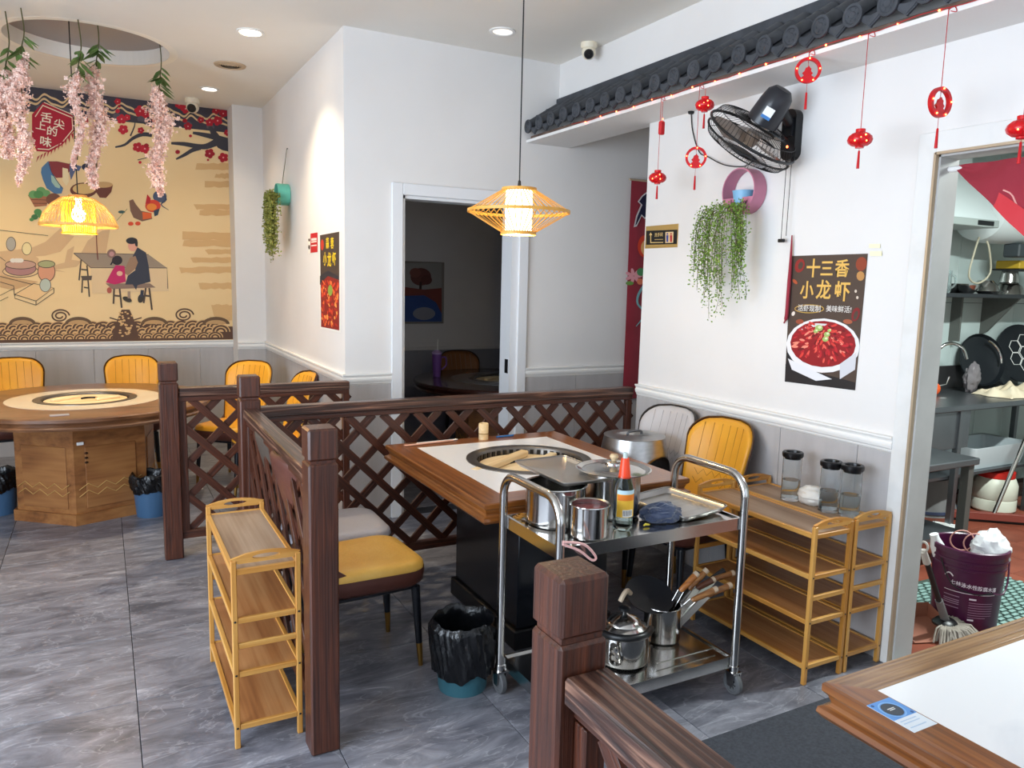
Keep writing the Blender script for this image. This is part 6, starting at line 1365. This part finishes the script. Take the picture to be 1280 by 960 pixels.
for k, (dx, dy) in enumerate(((0, .03), (.01, -.03))): MB().tube([(dx+.052*math.cos(a)*.7, dy-.052*math.cos(a)*.7, .045+.05*math.sin(a)) for a in [2*PI*q/20 for q in range(20)]], .0035, 6, closed=True).build('cord_loop', mat('pale_cord', '#c98f84', .6), t)
# mop and dustpan
t = thing('string_mop', 'grey string mop with dark pole leaning on the kitchen door reveal', 'mop', (3.43, 2.03, 0))
mt = Vector((3.155, 1.995, .465))-Vector((3.43, 2.03, 0)); hd_ = Vector((.0, 0, .075))
MB().tube([hd_, hd_.lerp(mt, .3)], [.020, .017], 10).build('mop_socket', mat('mop_grey', '#6c6a6a', .5), t); MB().tube([hd_.lerp(mt, .28), hd_.lerp(mt, .85)], .013, 10).build('mop_pole', BLACKM, t); MB().tube([hd_.lerp(mt, .84), mt], [.017, .015], 10).build('mop_grip', mat('grip_pale', '#b9b2ac', .5), t); MB().tube([mt+Vector((0, .02*math.cos(a), .02+.022*math.sin(a))) for a in [2*PI*k/14 for k in range(14)]], .005, 6, closed=True).build('hang_loop', MATS['grip_pale'], t)
MB().lathe([(.001, .085), (.04, .08), (.055, .065), (.055, .055), (.001, .05)], 24).build('mop_head', BLACK, t)
rnd = random.Random(8); m = MB()
for k in range(90):
    a = rnd.uniform(-2.9, .6); L = rnd.uniform(.09, .17); p = Vector((.04*math.cos(a), .04*math.sin(a), .06)); q = Vector((L*math.cos(a), L*math.sin(a), .008)); md = (p+q)/2+Vector((0, 0, .03)); md.x += rnd.gauss(0, .01); m.tube(smoothpts([p, md, q], 2), .0042, 4, sm=False, caps=False)
stuff(m.build('mop_strings', mat('mop_string', '#a9a196', .9, col2='#8d857b', scale=20), t, fix=False))
t = thing('dustpan', 'brown plastic dustpan lying beside the mop', 'dustpan', (3.375, 2.10, 0), -.35); m = MB()
m.add([(-.13, -.12, .004), (.13, -.12, .004), (.11, .12, .015), (-.11, .12, .015), (-.13, -.12, .012), (-.11, .12, .09), (.11, .12, .09), (.13, -.12, .012)], [(0, 1, 2, 3), (0, 3, 5, 4), (3, 2, 6, 5), (2, 1, 7, 6)]); o = m.build('pan', mat('dustpan_brown', '#94604e', .5), t); sm = o.modifiers.new('thickness', 'SOLIDIFY'); sm.thickness = .004
# plastic duckboard mat on the kitchen floor
t = thing('duckboard_mat', 'green-grey slotted plastic duckboard behind the purple bucket', 'mat', (4.05, 1.95, 0)); GM = mat('duckboard_green', '#7d9a94', .5)
MB().box(-.42, -.75, 0, .42, .55, .004).build('mat_base', mat('duckboard_dark_green', '#38463f', .8), t)  # dark green sheet under the ribs
me = MB().box(-.022, -.011, 0, .022, .011, .012, c=.002).mesh('slot_rib', GM)
m = MB()
for i in range(14):
    for j in range(42):
        x = -.39+.06*i+(.03 if j % 2 else 0); y = -.73+.03*j
        if x < .40: m.box(x-.021, y-.009, .004, x+.021, y+.009, .014)
stuff(m.build('slot_ribs', GM, t, fix=False))
# red door curtain on a pole
t = thing('door_curtain', 'crimson half curtain swept aside on a white pole in the kitchen doorway', 'curtain', (3.0, 1.4, 1.80))
MB().cyl((0, .552, .285), (0, -.62, .265), .012, n=12).build('curtain_pole', TRIMW, t)
def cf(u, v):        # u along the pole from the gathered left end, v down
    y = .49-1.05*u; top = .292; drop = .02+1.0*u if u < .3 else .32+.35*(u-.3)
    s = v; z = top-drop*s-.0; x = -.030-.010*math.sin(40*u+6*s)*(1-.5*s)-.012*s
    return (x, y-.02*math.sin(3*s)*(1-u), z)
o = MB().grid(cf, 60, 14).build('curtain_cloth', DRED, t)
MB().tube(smoothpts([cf(.16+.03*k, .62+.0*k) for k in range(2)]+[cf(.22, .72), cf(.26, .84), cf(.30, .95)]), .003, 5).build('piping_line', mat('curtain_piping', '#e9a8a0', .6), t)
MB().grid(lambda u, v: tuple(Vector(cf(.15+.25*u, .70+.30*v))+Vector((-.004, 0, 0))), 16, 4).build('lining_fold', mat('bright_red_lining', '#c9333c', .7), t)
